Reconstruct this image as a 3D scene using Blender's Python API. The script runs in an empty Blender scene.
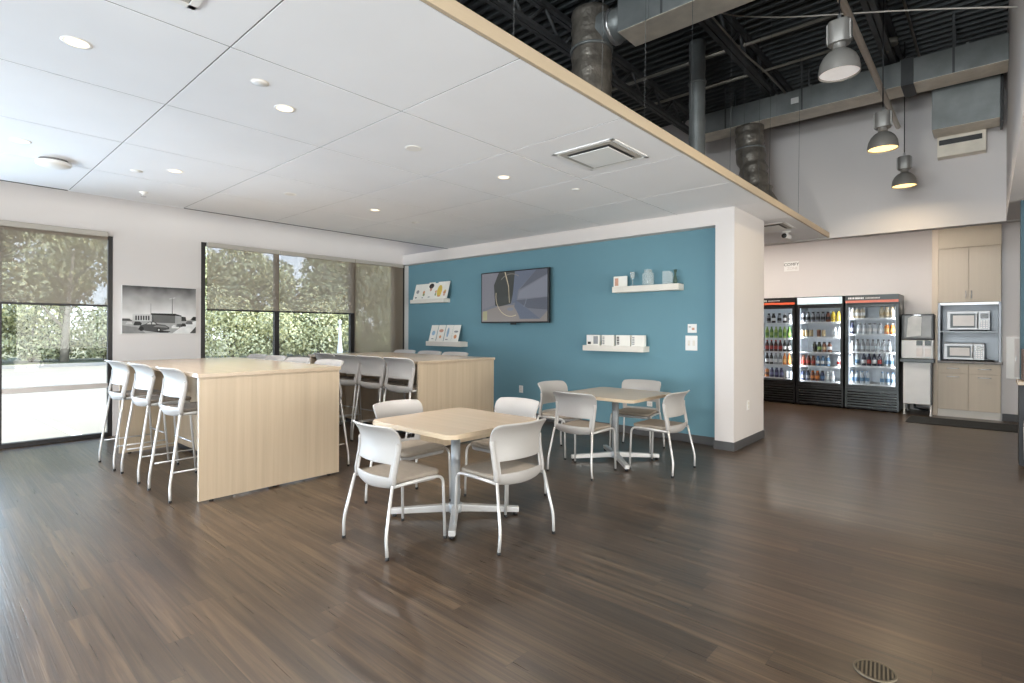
import bpy, bmesh, math, random
from mathutils import Vector, Matrix
random.seed(7)
S = bpy.context.scene
COL = S.collection
PI = math.pi

# ------------------------------------------------------------------ colour / materials
def lin(c):
    return tuple(((v/255.0)/12.92 if v/255.0 <= 0.04045 else ((v/255.0+0.055)/1.055)**2.4) for v in c)

def new_mat(name):
    m = bpy.data.materials.new(name); m.use_nodes = True
    nt = m.node_tree
    return m, nt, nt.nodes['Principled BSDF'], nt.nodes['Material Output']

def N(nt, typ, **kw):
    n = nt.nodes.new(typ)
    for k, v in kw.items():
        if k.startswith('i_'):
            n.inputs[k[2:]].default_value = v
        else:
            setattr(n, k, v)
    return n

def mat(name, rgb, rough=0.5, metal=0.0, noise=0.0, nscale=8.0, bump=0.0, bscale=60.0, stretch=None, spec=None, coat=0.0):
    """plain paint / plastic / metal with a little noise in the colour and an optional bump"""
    m, nt, b, out = new_mat(name)
    c = lin(rgb)
    b.inputs['Base Color'].default_value = (*c, 1)
    b.inputs['Roughness'].default_value = rough
    b.inputs['Metallic'].default_value = metal
    if spec is not None: b.inputs['Specular IOR Level'].default_value = spec
    if coat: b.inputs['Coat Weight'].default_value = coat
    if noise or bump:
        tc = N(nt, 'ShaderNodeTexCoord'); mp = N(nt, 'ShaderNodeMapping')
        nt.links.new(tc.outputs['Object'], mp.inputs['Vector'])
        if stretch: mp.inputs['Scale'].default_value = stretch
    if noise:
        t = N(nt, 'ShaderNodeTexNoise'); t.inputs['Scale'].default_value = nscale; t.inputs['Detail'].default_value = 4
        nt.links.new(mp.outputs['Vector'], t.inputs['Vector'])
        r = N(nt, 'ShaderNodeValToRGB')
        r.color_ramp.elements[0].position = 0.3; r.color_ramp.elements[1].position = 0.7
        r.color_ramp.elements[0].color = (*[v*(1-noise) for v in c], 1)
        r.color_ramp.elements[1].color = (*[min(1, v*(1+noise)) for v in c], 1)
        nt.links.new(t.outputs['Fac'], r.inputs['Fac'])
        nt.links.new(r.outputs['Color'], b.inputs['Base Color'])
    if bump:
        t2 = N(nt, 'ShaderNodeTexNoise'); t2.inputs['Scale'].default_value = bscale; t2.inputs['Detail'].default_value = 3
        nt.links.new(mp.outputs['Vector'], t2.inputs['Vector'])
        bp = N(nt, 'ShaderNodeBump'); bp.inputs['Strength'].default_value = bump; bp.inputs['Distance'].default_value = 0.01
        nt.links.new(t2.outputs['Fac'], bp.inputs['Height'])
        nt.links.new(bp.outputs['Normal'], b.inputs['Normal'])
    return m

def emit(name, rgb, strength):
    m, nt, b, out = new_mat(name)
    b.inputs['Base Color'].default_value = (*lin(rgb), 1)
    b.inputs['Emission Color'].default_value = (*lin(rgb), 1)
    b.inputs['Emission Strength'].default_value = strength
    return m

def glass(name, tint=(0.95, 0.97, 0.97), fres=1.35, rough=0.02, extra=0.0):
    m, nt, b, out = new_mat(name)
    nt.nodes.remove(b)
    tr = N(nt, 'ShaderNodeBsdfTransparent'); tr.inputs['Color'].default_value = (*tint, 1)
    gl = N(nt, 'ShaderNodeBsdfGlossy'); gl.inputs['Roughness'].default_value = rough
    fr = N(nt, 'ShaderNodeFresnel'); fr.inputs['IOR'].default_value = fres
    mx = N(nt, 'ShaderNodeMixShader')
    src = fr.outputs['Fac']
    if extra:
        ad = N(nt, 'ShaderNodeMath', operation='ADD', use_clamp=True); ad.inputs[1].default_value = extra
        nt.links.new(src, ad.inputs[0]); src = ad.outputs[0]
    nt.links.new(src, mx.inputs['Fac'])
    nt.links.new(tr.outputs[0], mx.inputs[1]); nt.links.new(gl.outputs[0], mx.inputs[2])
    nt.links.new(mx.outputs[0], out.inputs['Surface'])
    return m

def shade_cloth(name, rgb, openness):
    """woven roller-shade mesh: partly see-through, partly translucent cloth"""
    m, nt, b, out = new_mat(name)
    nt.nodes.remove(b)
    tr = N(nt, 'ShaderNodeBsdfTransparent')
    df = N(nt, 'ShaderNodeBsdfDiffuse'); df.inputs['Color'].default_value = (*lin(rgb), 1)
    tl = N(nt, 'ShaderNodeBsdfTranslucent'); tl.inputs['Color'].default_value = (*lin(rgb), 1)
    m1 = N(nt, 'ShaderNodeMixShader'); m1.inputs['Fac'].default_value = 0.45
    nt.links.new(df.outputs[0], m1.inputs[1]); nt.links.new(tl.outputs[0], m1.inputs[2])
    m2 = N(nt, 'ShaderNodeMixShader')
    tc = N(nt, 'ShaderNodeTexCoord')
    mp = N(nt, 'ShaderNodeMapping'); mp.inputs['Scale'].default_value = (1, 160, 160)
    nt.links.new(tc.outputs['Object'], mp.inputs['Vector'])
    nz = N(nt, 'ShaderNodeTexNoise'); nz.inputs['Scale'].default_value = 1.0
    nt.links.new(mp.outputs['Vector'], nz.inputs['Vector'])
    mr = N(nt, 'ShaderNodeMapRange'); mr.inputs['To Min'].default_value = openness-0.1; mr.inputs['To Max'].default_value = openness+0.1
    nt.links.new(nz.outputs['Fac'], mr.inputs['Value'])
    nt.links.new(mr.outputs['Result'], m2.inputs['Fac'])
    nt.links.new(m1.outputs[0], m2.inputs[1]); nt.links.new(tr.outputs[0], m2.inputs[2])
    nt.links.new(m2.outputs[0], out.inputs['Surface'])
    return m

def laminate(name, rgb, amp=0.10, axis='Z', rough=0.38, fq=16):
    """pale straight-grained wood laminate: fine streaks running along one axis"""
    m, nt, b, out = new_mat(name)
    c = lin(rgb)
    tc = N(nt, 'ShaderNodeTexCoord'); mp = N(nt, 'ShaderNodeMapping')
    sc = {'X': (0.5, fq, fq), 'Y': (fq, 0.5, fq), 'Z': (fq, fq, 0.4)}[axis]
    mp.inputs['Scale'].default_value = sc
    nt.links.new(tc.outputs['Object'], mp.inputs['Vector'])
    t = N(nt, 'ShaderNodeTexNoise'); t.inputs['Scale'].default_value = 1.0; t.inputs['Detail'].default_value = 5; t.inputs['Roughness'].default_value = 0.65
    nt.links.new(mp.outputs['Vector'], t.inputs['Vector'])
    r = N(nt, 'ShaderNodeValToRGB')
    r.color_ramp.elements[0].position = 0.32; r.color_ramp.elements[1].position = 0.68
    r.color_ramp.elements[0].color = (c[0]*(1-amp), c[1]*(1-amp*1.15), c[2]*(1-amp*1.35), 1)
    r.color_ramp.elements[1].color = (*[min(1, v*(1+amp)) for v in c], 1)
    nt.links.new(t.outputs['Fac'], r.inputs['Fac']); nt.links.new(r.outputs['Color'], b.inputs['Base Color'])
    b.inputs['Roughness'].default_value = rough
    return m

def floor_mat():
    m, nt, b, out = new_mat('vinyl_planks')
    L = nt.links.new
    tc = N(nt, 'ShaderNodeTexCoord'); sp = N(nt, 'ShaderNodeSeparateXYZ'); L(tc.outputs['Object'], sp.inputs[0])
    def M(op, a, bb=None, clamp=False):
        n = N(nt, 'ShaderNodeMath', operation=op, use_clamp=clamp)
        for i, v in enumerate((a, bb)):
            if v is None: continue
            if isinstance(v, (int, float)): n.inputs[i].default_value = v
            else: L(v, n.inputs[i])
        return n.outputs[0]
    W, LEN = 0.152, 1.22
    yr = M('DIVIDE', sp.outputs['Y'], W); row = M('FLOOR', yr)
    wn = N(nt, 'ShaderNodeTexWhiteNoise', noise_dimensions='1D'); L(row, wn.inputs['W'])
    xs = M('DIVIDE', M('ADD', sp.outputs['X'], M('MULTIPLY', wn.outputs['Value'], 7.3)), LEN); colm = M('FLOOR', xs)
    cb = N(nt, 'ShaderNodeCombineXYZ'); L(row, cb.inputs[0]); L(colm, cb.inputs[1])
    wp = N(nt, 'ShaderNodeTexWhiteNoise', noise_dimensions='2D'); L(cb.outputs[0], wp.inputs['Vector'])
    rnd = wp.outputs['Value']
    # seam mask
    fy = M('FRACT', yr); fx = M('FRACT', xs)
    ey = M('MINIMUM', fy, M('SUBTRACT', 1.0, fy)); ex = M('MINIMUM', fx, M('SUBTRACT', 1.0, fx))
    seam = M('MINIMUM', M('MULTIPLY', ey, 1/0.014, True), M('MULTIPLY', ex, 1/0.0018, True), True)
    # grain
    gv = N(nt, 'ShaderNodeCombineXYZ')
    L(M('ADD', M('MULTIPLY', sp.outputs['X'], 0.9), M('MULTIPLY', rnd, 31.0)), gv.inputs[0])
    L(M('MULTIPLY', sp.outputs['Y'], 26.0), gv.inputs[1]); L(M('MULTIPLY', rnd, 9.0), gv.inputs[2])
    g1 = N(nt, 'ShaderNodeTexNoise'); g1.inputs['Scale'].default_value = 1.0; g1.inputs['Detail'].default_value = 6; g1.inputs['Roughness'].default_value = 0.62; g1.inputs['Distortion'].default_value = 0.9
    L(gv.outputs[0], g1.inputs['Vector'])
    gv2 = N(nt, 'ShaderNodeCombineXYZ')
    L(M('ADD', M('MULTIPLY', sp.outputs['X'], 1.8), M('MULTIPLY', rnd, 17.0)), gv2.inputs[0])
    L(M('MULTIPLY', sp.outputs['Y'], 130.0), gv2.inputs[1])
    g2 = N(nt, 'ShaderNodeTexNoise'); g2.inputs['Scale'].default_value = 1.0; g2.inputs['Detail'].default_value = 3; g2.inputs['Distortion'].default_value = 0.5
    L(gv2.outputs[0], g2.inputs['Vector'])
    r1 = N(nt, 'ShaderNodeValToRGB'); e = r1.color_ramp.elements
    e[0].position = 0.28; e[0].color = (*lin((44, 35, 28)), 1)
    e[1].position = 0.74; e[1].color = (*lin((102, 86, 68)), 1)
    e2 = e.new(0.5); e2.color = (*lin((72, 58, 46)), 1)
    L(g1.outputs['Fac'], r1.inputs['Fac'])
    r2 = N(nt, 'ShaderNodeValToRGB'); e = r2.color_ramp.elements
    e[0].position = 0.35; e[0].color = (0.62, 0.60, 0.58, 1); e[1].position = 0.6; e[1].color = (1.08, 1.08, 1.08, 1)
    L(g2.outputs['Fac'], r2.inputs['Fac'])
    mx = N(nt, 'ShaderNodeMix', data_type='RGBA', blend_type='MULTIPLY'); mx.inputs['Factor'].default_value = 0.55
    L(r1.outputs['Color'], mx.inputs[6]); L(r2.outputs['Color'], mx.inputs[7])
    rv = N(nt, 'ShaderNodeMapRange'); rv.inputs['To Min'].default_value = 0.70; rv.inputs['To Max'].default_value = 1.20
    L(rnd, rv.inputs['Value'])
    hs = N(nt, 'ShaderNodeHueSaturation'); L(mx.outputs[2], hs.inputs['Color']); L(rv.outputs['Result'], hs.inputs['Value'])
    hs.inputs['Saturation'].default_value = 1.08
    sm = N(nt, 'ShaderNodeMapRange'); sm.inputs['To Min'].default_value = 0.45; sm.inputs['To Max'].default_value = 1.0
    L(seam, sm.inputs['Value'])
    m2 = N(nt, 'ShaderNodeMix', data_type='RGBA', blend_type='MULTIPLY'); m2.inputs['Factor'].default_value = 1.0
    L(hs.outputs['Color'], m2.inputs[6]); L(sm.outputs['Result'], m2.inputs[7])
    L(m2.outputs[2], b.inputs['Base Color'])
    rr = N(nt, 'ShaderNodeMapRange'); rr.inputs['To Min'].default_value = FLOOR_ROUGH[0]; rr.inputs['To Max'].default_value = FLOOR_ROUGH[1]
    L(g2.outputs['Fac'], rr.inputs['Value']); L(rr.outputs['Result'], b.inputs['Roughness'])
    bp = N(nt, 'ShaderNodeBump'); bp.inputs['Strength'].default_value = 0.30; bp.inputs['Distance'].default_value = 0.004
    hh = M('ADD', M('MULTIPLY', g2.outputs['Fac'], 0.6), M('MULTIPLY', g1.outputs['Fac'], 0.5)); hh = M('ADD', hh, M('MULTIPLY', seam, 0.10))
    L(hh, bp.inputs['Height']); L(bp.outputs['Normal'], b.inputs['Normal'])
    b.inputs['Specular IOR Level'].default_value = 0.75
    return m
FLOOR_ROUGH = (0.22, 0.40)

# ------------------------------------------------------------------ mesh builder
class MB:
    def __init__(s): s.v = []; s.f = []; s.mi = []; s.sm = []
    def add(s, vs, fs, mi=0, smooth=False):
        o = len(s.v); s.v += [tuple(v) for v in vs]
        for f in fs:
            s.f.append(tuple(i+o for i in f)); s.mi.append(mi); s.sm.append(smooth)
        return s
    def box(s, x0, x1, y0, y1, z0, z1, mi=0, M=None):
        vs = [Vector(p) for p in ((x0,y0,z0),(x1,y0,z0),(x1,y1,z0),(x0,y1,z0),(x0,y0,z1),(x1,y0,z1),(x1,y1,z1),(x0,y1,z1))]
        if M: vs = [M @ v for v in vs]
        return s.add(vs, ((0,3,2,1),(4,5,6,7),(0,1,5,4),(1,2,6,5),(2,3,7,6),(3,0,4,7)), mi)
    def prism(s, pts, z0, z1, mi=0, axis='z', smooth=False, M=None):
        """polygon in a plane, extruded along axis"""
        n = len(pts)
        def mk(p, z):
            q = {'z': (p[0], p[1], z), 'y': (p[0], z, p[1]), 'x': (z, p[0], p[1])}[axis]
            return M @ Vector(q) if M else q
        vs = [mk(p, z0) for p in pts] + [mk(p, z1) for p in pts]
        s.add(vs, [tuple(range(n))[::-1], tuple(range(n, 2*n))], mi)
        o = len(s.v) - 2*n
        for i in range(n):
            j = (i+1) % n
            s.f.append((o+i, o+j, o+n+j, o+n+i)); s.mi.append(mi); s.sm.append(smooth)
        return s
    def lathe(s, prof, n=24, mi=0, c=(0,0,0), M=None, smooth=True, cap=True):
        vs = []; fs = []
        for (r, z) in prof:
            for k in range(n):
                a = 2*PI*k/n; p = Vector((c[0]+r*math.cos(a), c[1]+r*math.sin(a), c[2]+z)); vs.append(M @ p if M else p)
        for i in range(len(prof)-1):
            for k in range(n):
                k2 = (k+1) % n; fs.append((i*n+k, i*n+k2, (i+1)*n+k2, (i+1)*n+k))
        s.add(vs, fs, mi, smooth)
        o = len(s.v) - len(vs)
        if cap:
            if prof[0][0] > 1e-6: s.f.append(tuple(o+k for k in range(n))[::-1]); s.mi.append(mi); s.sm.append(False)
            if prof[-1][0] > 1e-6: s.f.append(tuple(o+(len(prof)-1)*n+k for k in range(n))); s.mi.append(mi); s.sm.append(False)
        return s
    def sweep(s, path, r, n=8, mi=0, flat=None, cap=True, radii=None):
        """tube along a polyline; flat=(a,b) makes an elliptical section"""
        P = [Vector(p) for p in path]; vs = []; fs = []
        up = None
        for i, p in enumerate(P):
            if i == 0: t = P[1]-P[0]
            elif i == len(P)-1: t = P[-1]-P[-2]
            else: t = (P[i+1]-p).normalized() + (p-P[i-1]).normalized()
            t.normalize()
            if up is None:
                up = Vector((0,0,1)) if abs(t.z) < 0.9 else Vector((0,1,0))
            sd = t.cross(up)
            if sd.length < 1e-6: sd = t.cross(Vector((1,0,0)))
            sd.normalize(); u2 = sd.cross(t).normalized(); up = u2
            rr = radii[i] if radii else r
            a, b = (flat if flat else (rr, rr))
            for k in range(n):
                q = 2*PI*k/n; vs.append(p + sd*(a*math.cos(q)) + u2*(b*math.sin(q)))
        for i in range(len(P)-1):
            for k in range(n):
                k2 = (k+1) % n; fs.append((i*n+k, i*n+k2, (i+1)*n+k2, (i+1)*n+k))
        s.add(vs, fs, mi, True)
        if cap:
            o = len(s.v)-len(vs)
            s.f.append(tuple(o+k for k in range(n))[::-1]); s.mi.append(mi); s.sm.append(False)
            s.f.append(tuple(o+(len(P)-1)*n+k for k in range(n))); s.mi.append(mi); s.sm.append(False)
        return s
    def obj(s, name, mats, parent=None, bevel=0.0, loc=(0,0,0), rotz=0, segs=2):
        me = bpy.data.meshes.new(name); me.from_pydata(s.v, [], s.f)
        if not isinstance(mats, (list, tuple)): mats = [mats]
        for m in mats: me.materials.append(m)
        me.polygons.foreach_set('material_index', s.mi)
        me.polygons.foreach_set('use_smooth', s.sm)
        bm = bmesh.new(); bm.from_mesh(me); bmesh.ops.recalc_face_normals(bm, faces=bm.faces); bm.to_mesh(me); bm.free()
        me.update()
        o = bpy.data.objects.new(name, me); COL.objects.link(o)
        o.location = loc; o.rotation_euler = (0, 0, rotz)
        if parent: o.parent = parent
        if bevel:
            b = o.modifiers.new('bevel', 'BEVEL'); b.width = bevel; b.segments = segs; b.limit_method = 'ANGLE'; b.angle_limit = math.radians(40)
        return o

def fillet(pts, r, n=5):
    """round the inner corners of a polyline"""
    P = [Vector(p) for p in pts]; out = [P[0]]
    for i in range(1, len(P)-1):
        a = (P[i-1]-P[i]); b = (P[i+1]-P[i]); la, lb = a.length, b.length
        rr = min(r, la*0.49, lb*0.49); a.normalize(); b.normalize()
        p0 = P[i]+a*rr; p1 = P[i]+b*rr
        for k in range(n+1):
            t = k/n; out.append(p0*(1-t)**2 + P[i]*2*t*(1-t) + p1*t*t)
    out.append(P[-1]); return out

def rrect(x0, x1, y0, y1, r, n=5):
    pts = []
    for cx, cy, a0 in ((x1-r, y1-r, 0), (x0+r, y1-r, 90), (x0+r, y0+r, 180), (x1-r, y0+r, 270)):
        for k in range(n+1):
            a = math.radians(a0+90*k/n); pts.append((cx+r*math.cos(a), cy+r*math.sin(a)))
    return pts

def empty(name, loc=(0,0,0), rotz=0):
    o = bpy.data.objects.new(name, None); COL.objects.link(o); o.location = loc; o.rotation_euler = (0,0,rotz); o.empty_display_size = 0.1
    return o
def tag(o, label, cat, group=None, kind=None):
    o['label'] = label; o['category'] = cat
    if group: o['group'] = group
    if kind: o['kind'] = kind
    return o
def thing(name, label, cat, loc=(0,0,0), rotz=0, group=None):
    return tag(empty(name, loc, rotz), label, cat, group)
def struct(o):
    o['kind'] = 'structure'; return o
def dup(root, label, loc, rotz=0, group=None):
    r = root.copy(); COL.objects.link(r); r.location = loc; r.rotation_euler = (0,0,rotz); r['label'] = label
    if group: r['group'] = group
    for ch in list(root.children):
        c = ch.copy(); COL.objects.link(c); c.parent = r
        for g in list(ch.children):
            d = g.copy(); COL.objects.link(d); d.parent = c
    return r

# ------------------------------------------------------------------ palette
m_ceil   = mat('ceiling_panel_white', (238, 238, 241), 0.9, noise=0.015, nscale=2)
m_gap    = mat('joint_grey', (112, 110, 110), 0.9)
m_wall   = mat('wall_paint_white', (216, 211, 210), 0.85, noise=0.012, nscale=1.5)
m_walltn = mat('wall_shade_cream', (214, 200, 184), 0.85, noise=0.012, nscale=1.5)  # cream that holds the shade of a strip of wall
m_blue   = mat('wall_paint_teal', (104, 145, 160), 0.75, noise=0.02, nscale=2)
m_teal   = mat('wall_paint_dark_teal', (70, 96, 108), 0.75, noise=0.02, nscale=2)
m_base   = mat('baseboard_charcoal', (78, 78, 80), 0.6, noise=0.05)
m_woodtr = laminate('trim_maple', (186, 169, 146), 0.05, 'Y', 0.5)
m_maple  = laminate('maple_laminate', (184, 167, 145), 0.085, 'Z', 0.36)
m_mapleT = laminate('maple_laminate_top', (182, 164, 143), 0.04, 'X', 0.22)
m_mapleE = laminate('maple_edge_band', (196, 178, 153), 0.05, 'X', 0.4)
m_plast  = mat('chair_plastic_white', (170, 167, 165), 0.42, noise=0.02, nscale=4, bump=0.05, bscale=220)
m_seat   = mat('seat_fabric_taupe', (150, 140, 128), 0.9, noise=0.05, nscale=30, bump=0.25, bscale=300)
m_seatS  = mat('stool_seat_fabric_taupe', (138, 128, 118), 0.9, noise=0.05, nscale=30, bump=0.25, bscale=300)
m_pan    = mat('seat_pan_plastic', (176, 174, 174), 0.5, noise=0.03)
m_leg    = mat('leg_metal_silver', (208, 207, 206), 0.35, 0.35, noise=0.02)
m_chrome = mat('brushed_steel', (200, 200, 202), 0.28, 0.85, noise=0.04)
m_black  = mat('black_plastic', (24, 24, 26), 0.4, noise=0.1)
m_blackg = mat('black_gloss', (16, 17, 20), 0.18, noise=0.1)
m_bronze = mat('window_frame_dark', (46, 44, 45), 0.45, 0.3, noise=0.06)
m_frameg = mat('window_frame_grey', (205, 198, 194), 0.45, 0.2, noise=0.05)  # glare on the dark rail painted as grey; also serves light grey parts
m_glass  = glass('window_glass', (0.96, 0.98, 0.97), 1.3)
m_coolg0 = mat('throat_shade_grey', (84, 82, 82), 0.7, noise=0.05)
m_cass   = mat('cassette_grey', (178, 172, 164), 0.5, noise=0.02)
m_post   = mat('table_post_silver', (176, 180, 184), 0.4, 0.3, noise=0.03)
m_shade  = shade_cloth('shade_weave', (182, 170, 156), 0.50)
m_shadeD = shade_cloth('shade_weave_closed', (178, 164, 148), 0.42)
m_galv   = mat('galvanised_duct', (132, 136, 136), 0.48, 0.5, noise=0.22, nscale=3, bump=0.10, bscale=8)
m_galvp  = mat('galvanised_pale', (232, 224, 210), 0.6, 0.0, noise=0.12, nscale=5)  # pale for undersides painted as lit from below, and the grille box
m_flex   = mat('foil_flex_duct', (122, 116, 108), 0.40, 0.45, noise=0.3, nscale=9, bump=0.9, bscale=22)
m_deck   = mat('dark_steel_deck', (72, 76, 78), 0.6, 0.3, noise=0.1)
m_steel  = mat('dark_steel_joist', (80, 82, 84), 0.6, 0.3, noise=0.1)
m_pipe   = mat('cream_pipe', (226, 216, 202), 0.5, noise=0.05)
m_cond   = mat('conduit_grey', (150, 146, 138), 0.4, 0.6, noise=0.05)
m_pend   = mat('pendant_grey_metal', (150, 147, 143), 0.45, 0.4, noise=0.03)
m_white  = mat('white_gloss', (236, 235, 234), 0.4, noise=0.01)
m_shelf  = mat('shelf_white', (226, 221, 213), 0.5, noise=0.02)
m_ss     = mat('stainless', (214, 216, 220), 0.3, 0.8, noise=0.06, nscale=3)
m_cab    = laminate('cabinet_laminate', (198, 184, 166), 0.03, 'Z', 0.45)
m_cabw   = mat('toe_white', (222, 216, 208), 0.5, noise=0.02)
m_stone  = mat('counter_stone', (96, 88, 84), 0.35, noise=0.35, nscale=60)
m_mat    = mat('floor_mat_black', (34, 35, 34), 0.95, noise=0.15, nscale=60, bump=0.5, bscale=200)
m_floor  = floor_mat()
m_lamp   = emit('downlight_lens', (255, 232, 200), 1.3)
m_lampo  = emit('downlight_lens_dim', (215, 212, 208), 0.12)
m_pendl  = emit('pendant_lens', (255, 214, 140), 2.2)
m_pendoff= emit('pendant_lens_pale', (226, 222, 220), 0.35)
m_ltrim  = mat('light_trim_white', (240, 238, 234), 0.5, noise=0.01)

# ------------------------------------------------------------------ the setting
X_WIN = -8.70; Z_C = 2.905; X_EDGE = -1.89; X_R = 0.17; Y_HEAD = 9.62; Y_FAR = 12.2; Z_DECK = 5.36; Y_REAR = -4.6; X_RIGHT = 4.2

struct(MB().box(X_WIN-0.05, X_RIGHT+0.1, Y_REAR-0.1, Y_FAR+0.1, -0.12, 0).obj('floor', m_floor))

# suspended panel ceiling
xs = [-7.33, -6.205, -5.125, -4.045, -2.965, X_EDGE-0.012]
ys = [-4.36, -3.27, -2.18, -1.085, 0.008, 1.10, 2.19, 3.275, 4.315, 5.40, 6.485, 7.57, 8.62, Y_HEAD]
c = MB(); g = 0.0055
for i in range(len(xs)-1):
    for j in range(len(ys)-1):
        c.box(xs[i]+g, xs[i+1]-g, ys[j]+g*0.8, ys[j+1]-g*0.8, Z_C, Z_C+0.02)
c.box(xs[0]+0.02, xs[-1], ys[0], ys[-1], Z_C+0.0025, Z_C+0.07, 1)
struct(c.obj('ceiling', [m_ceil, m_gap]))
struct(MB().box(X_EDGE-0.012, X_EDGE+0.012, ys[0], Y_HEAD, Z_C-0.002, 2.983).obj('trim_1', m_woodtr, bevel=0.002))
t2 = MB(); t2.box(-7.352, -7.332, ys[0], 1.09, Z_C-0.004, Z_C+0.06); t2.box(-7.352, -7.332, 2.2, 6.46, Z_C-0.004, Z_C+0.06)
struct(t2.obj('shadow_gap_strip', m_bronze))  # dark strip put where a shadow gap runs along the panel edge
struct(MB().box(-7.352, -7.332, 1.10, 2.19, Z_C-0.002, Z_C+0.06).obj('trim_3', m_ceil))
# perimeter soffit above the cloud, up against the window wall
struct(MB().box(X_WIN, -7.6, Y_REAR, 6.46, 3.30, 3.36).obj('ceiling_perimeter', m_ceil))

# window wall, with its two openings (y ranges)
W1 = (-2.62, 1.765); W2 = (2.83, 6.525); Z1 = 2.655; Z2 = 2.72
w = MB(); xa, xb = X_WIN-0.2, X_WIN
w.box(xa, xb, Y_REAR, W1[0], 0, Z_DECK+0.1); w.box(xa, xb, W1[1], W2[0], 0, Z_DECK+0.1); w.box(xa, xb, W2[1], Y_FAR, 0, Z_DECK+0.1)
w.box(xa, xb, W1[0], W1[1], Z1, Z_DECK+0.1); w.box(xa, xb, W2[0], W2[1], Z2, Z_DECK+0.1)
struct(w.obj('wall_left', m_wall))
# centre block carrying the teal wall
Yb = 6.468; Yr = 6.618
XW = X_WIN + 0.002
struct(MB().box(-2.474, -2.25, Yb, 7.59, 0, Z_C-0.001).obj('wall_pier', m_wall))            # white end pier
struct(MB().box(XW, -2.474, Yb, 7.59, 2.711, Z_C-0.001).obj('wall_fascia', m_wall))         # white fascia
wc = struct(MB().box(XW, -2.474, Yr+0.012, 7.59, 0, 2.711).obj('wall_center', m_wall))      # core
ap = MB().box(XW, -2.4745, Yr, Yr+0.012, 0.0, 2.7105).obj('accent_panel', m_blue, wc); struct(ap)
bb = MB(); bb.box(XW, -2.474, Yr-0.012, Yr, 0, 0.105); bb.box(-2.486, -2.474, Yb, Yr-0.012, 0, 0.105)
bb.box(-2.486, -2.25, Yb-0.012, Yb, 0, 0.105); bb.box(-2.25, -2.238, Yb-0.012, 7.602, 0, 0.105)
struct(bb.obj('baseboard_center', m_base, bevel=0.003))
# far alcove and the tall header above it
struct(MB().box(-5.2, X_RIGHT, Y_FAR, Y_FAR+0.2, 0, Z_DECK).obj('wall_far', m_wall))
struct(MB().box(-5.2, X_RIGHT, Y_HEAD, Y_HEAD+0.18, 2.895, Z_DECK).obj('wall_header', m_wall))
struct(MB().box(-5.2, X_RIGHT, Y_HEAD+0.18, Y_FAR, 3.36, 3.44).obj('ceiling_alcove', m_ceil))
struct(MB().box(-5.4, -5.2, 7.59, Y_FAR+0.2, 0, Z_DECK).obj('wall_alcove', m_wall))
struct(MB().box(X_R, X_RIGHT, Y_REAR, Y_HEAD, 2.9, 3.0).obj('ceiling_right', m_wall))
struct(MB().box(X_R, X_R+0.15, Y_REAR, Y_HEAD, 3.0, Z_DECK).obj('wall_bulkhead', m_wall))
struct(MB().box(0.153, X_RIGHT, 11.66, Y_FAR, 0, 3.36).obj('wall_side', m_wall))
struct(MB().box(0.166, 1.4, 11.645, 11.66, 0, 0.115).obj('baseboard_right', m_base, bevel=0.003))
struct(MB().box(-0.73, -0.648, 11.64, Y_FAR, 0, 3.36).obj('wall_shade_strip', m_walltn))  # shaded strip of wall built as a column, shade put into its cream
struct(MB().box(0.265, X_RIGHT, 8.25, 8.40, 0, 2.9).obj('wall_teal', m_teal))
RO = [(-2.6, 1.4), (2.0, 6.0)]     # two unseen windows added on the right to let in light
rr_ = MB(); rr_.box(X_RIGHT, X_RIGHT+0.2, Y_REAR, Y_FAR, 2.6, Z_DECK); rr_.box(X_RIGHT, X_RIGHT+0.2, Y_REAR, Y_FAR, 0, 0.1)
ed = [Y_REAR] + [v for o in RO for v in o] + [Y_FAR]
for i in range(0, len(ed), 2): rr_.box(X_RIGHT, X_RIGHT+0.2, ed[i], ed[i+1], 0.1, 2.6)
struct(rr_.obj('wall_right', m_wall))
for k, (a, d) in enumerate(RO):
    wn = struct(empty('window_%d' % (k+7), (X_RIGHT+0.1, (a+d)/2, 0))); f = MB(); h = (d-a)/2
    for (u0, u1) in ((-h, -h+0.05), (h-0.05, h), (-0.025, 0.025)): f.box(-0.04, 0.04, u0, u1, 0.1, 2.6)
    f.box(-0.04, 0.04, -h, h, 0.1, 0.16); f.box(-0.04, 0.04, -h, h, 2.54, 2.6)
    f.obj('window_frame', m_bronze, wn); MB().box(-0.004, 0.004, -h, h, 0.16, 2.54).obj('glass_pane', m_glass, wn)
# rear wall behind the camera; its three broad windows are added for light
rw = MB(); ops = [(-8.2, -5.4), (-5.1, -2.4), (-2.0, 1.0)]
rw.box(X_WIN-0.2, X_RIGHT+0.2, Y_REAR-0.2, Y_REAR, 2.75, 3.4); rw.box(X_WIN-0.2, X_RIGHT+0.2, Y_REAR-0.2, Y_REAR, 5.3, Z_DECK); rw.box(X_WIN-0.2, -5.0, Y_REAR-0.2, Y_REAR, 3.4, 5.3); rw.box(0.15, X_RIGHT+0.2, Y_REAR-0.2, Y_REAR, 3.4, 5.3); rw.box(X_WIN-0.2, X_RIGHT+0.2, Y_REAR-0.2, Y_REAR, 0, 0.1)
ed = [X_WIN-0.2] + [v for o in ops for v in o] + [X_RIGHT+0.2]
for i in range(0, len(ed), 2): rw.box(ed[i], ed[i+1], Y_REAR-0.2, Y_REAR, 0.1, 2.75)
struct(rw.obj('wall_rear', m_wall))
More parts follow.
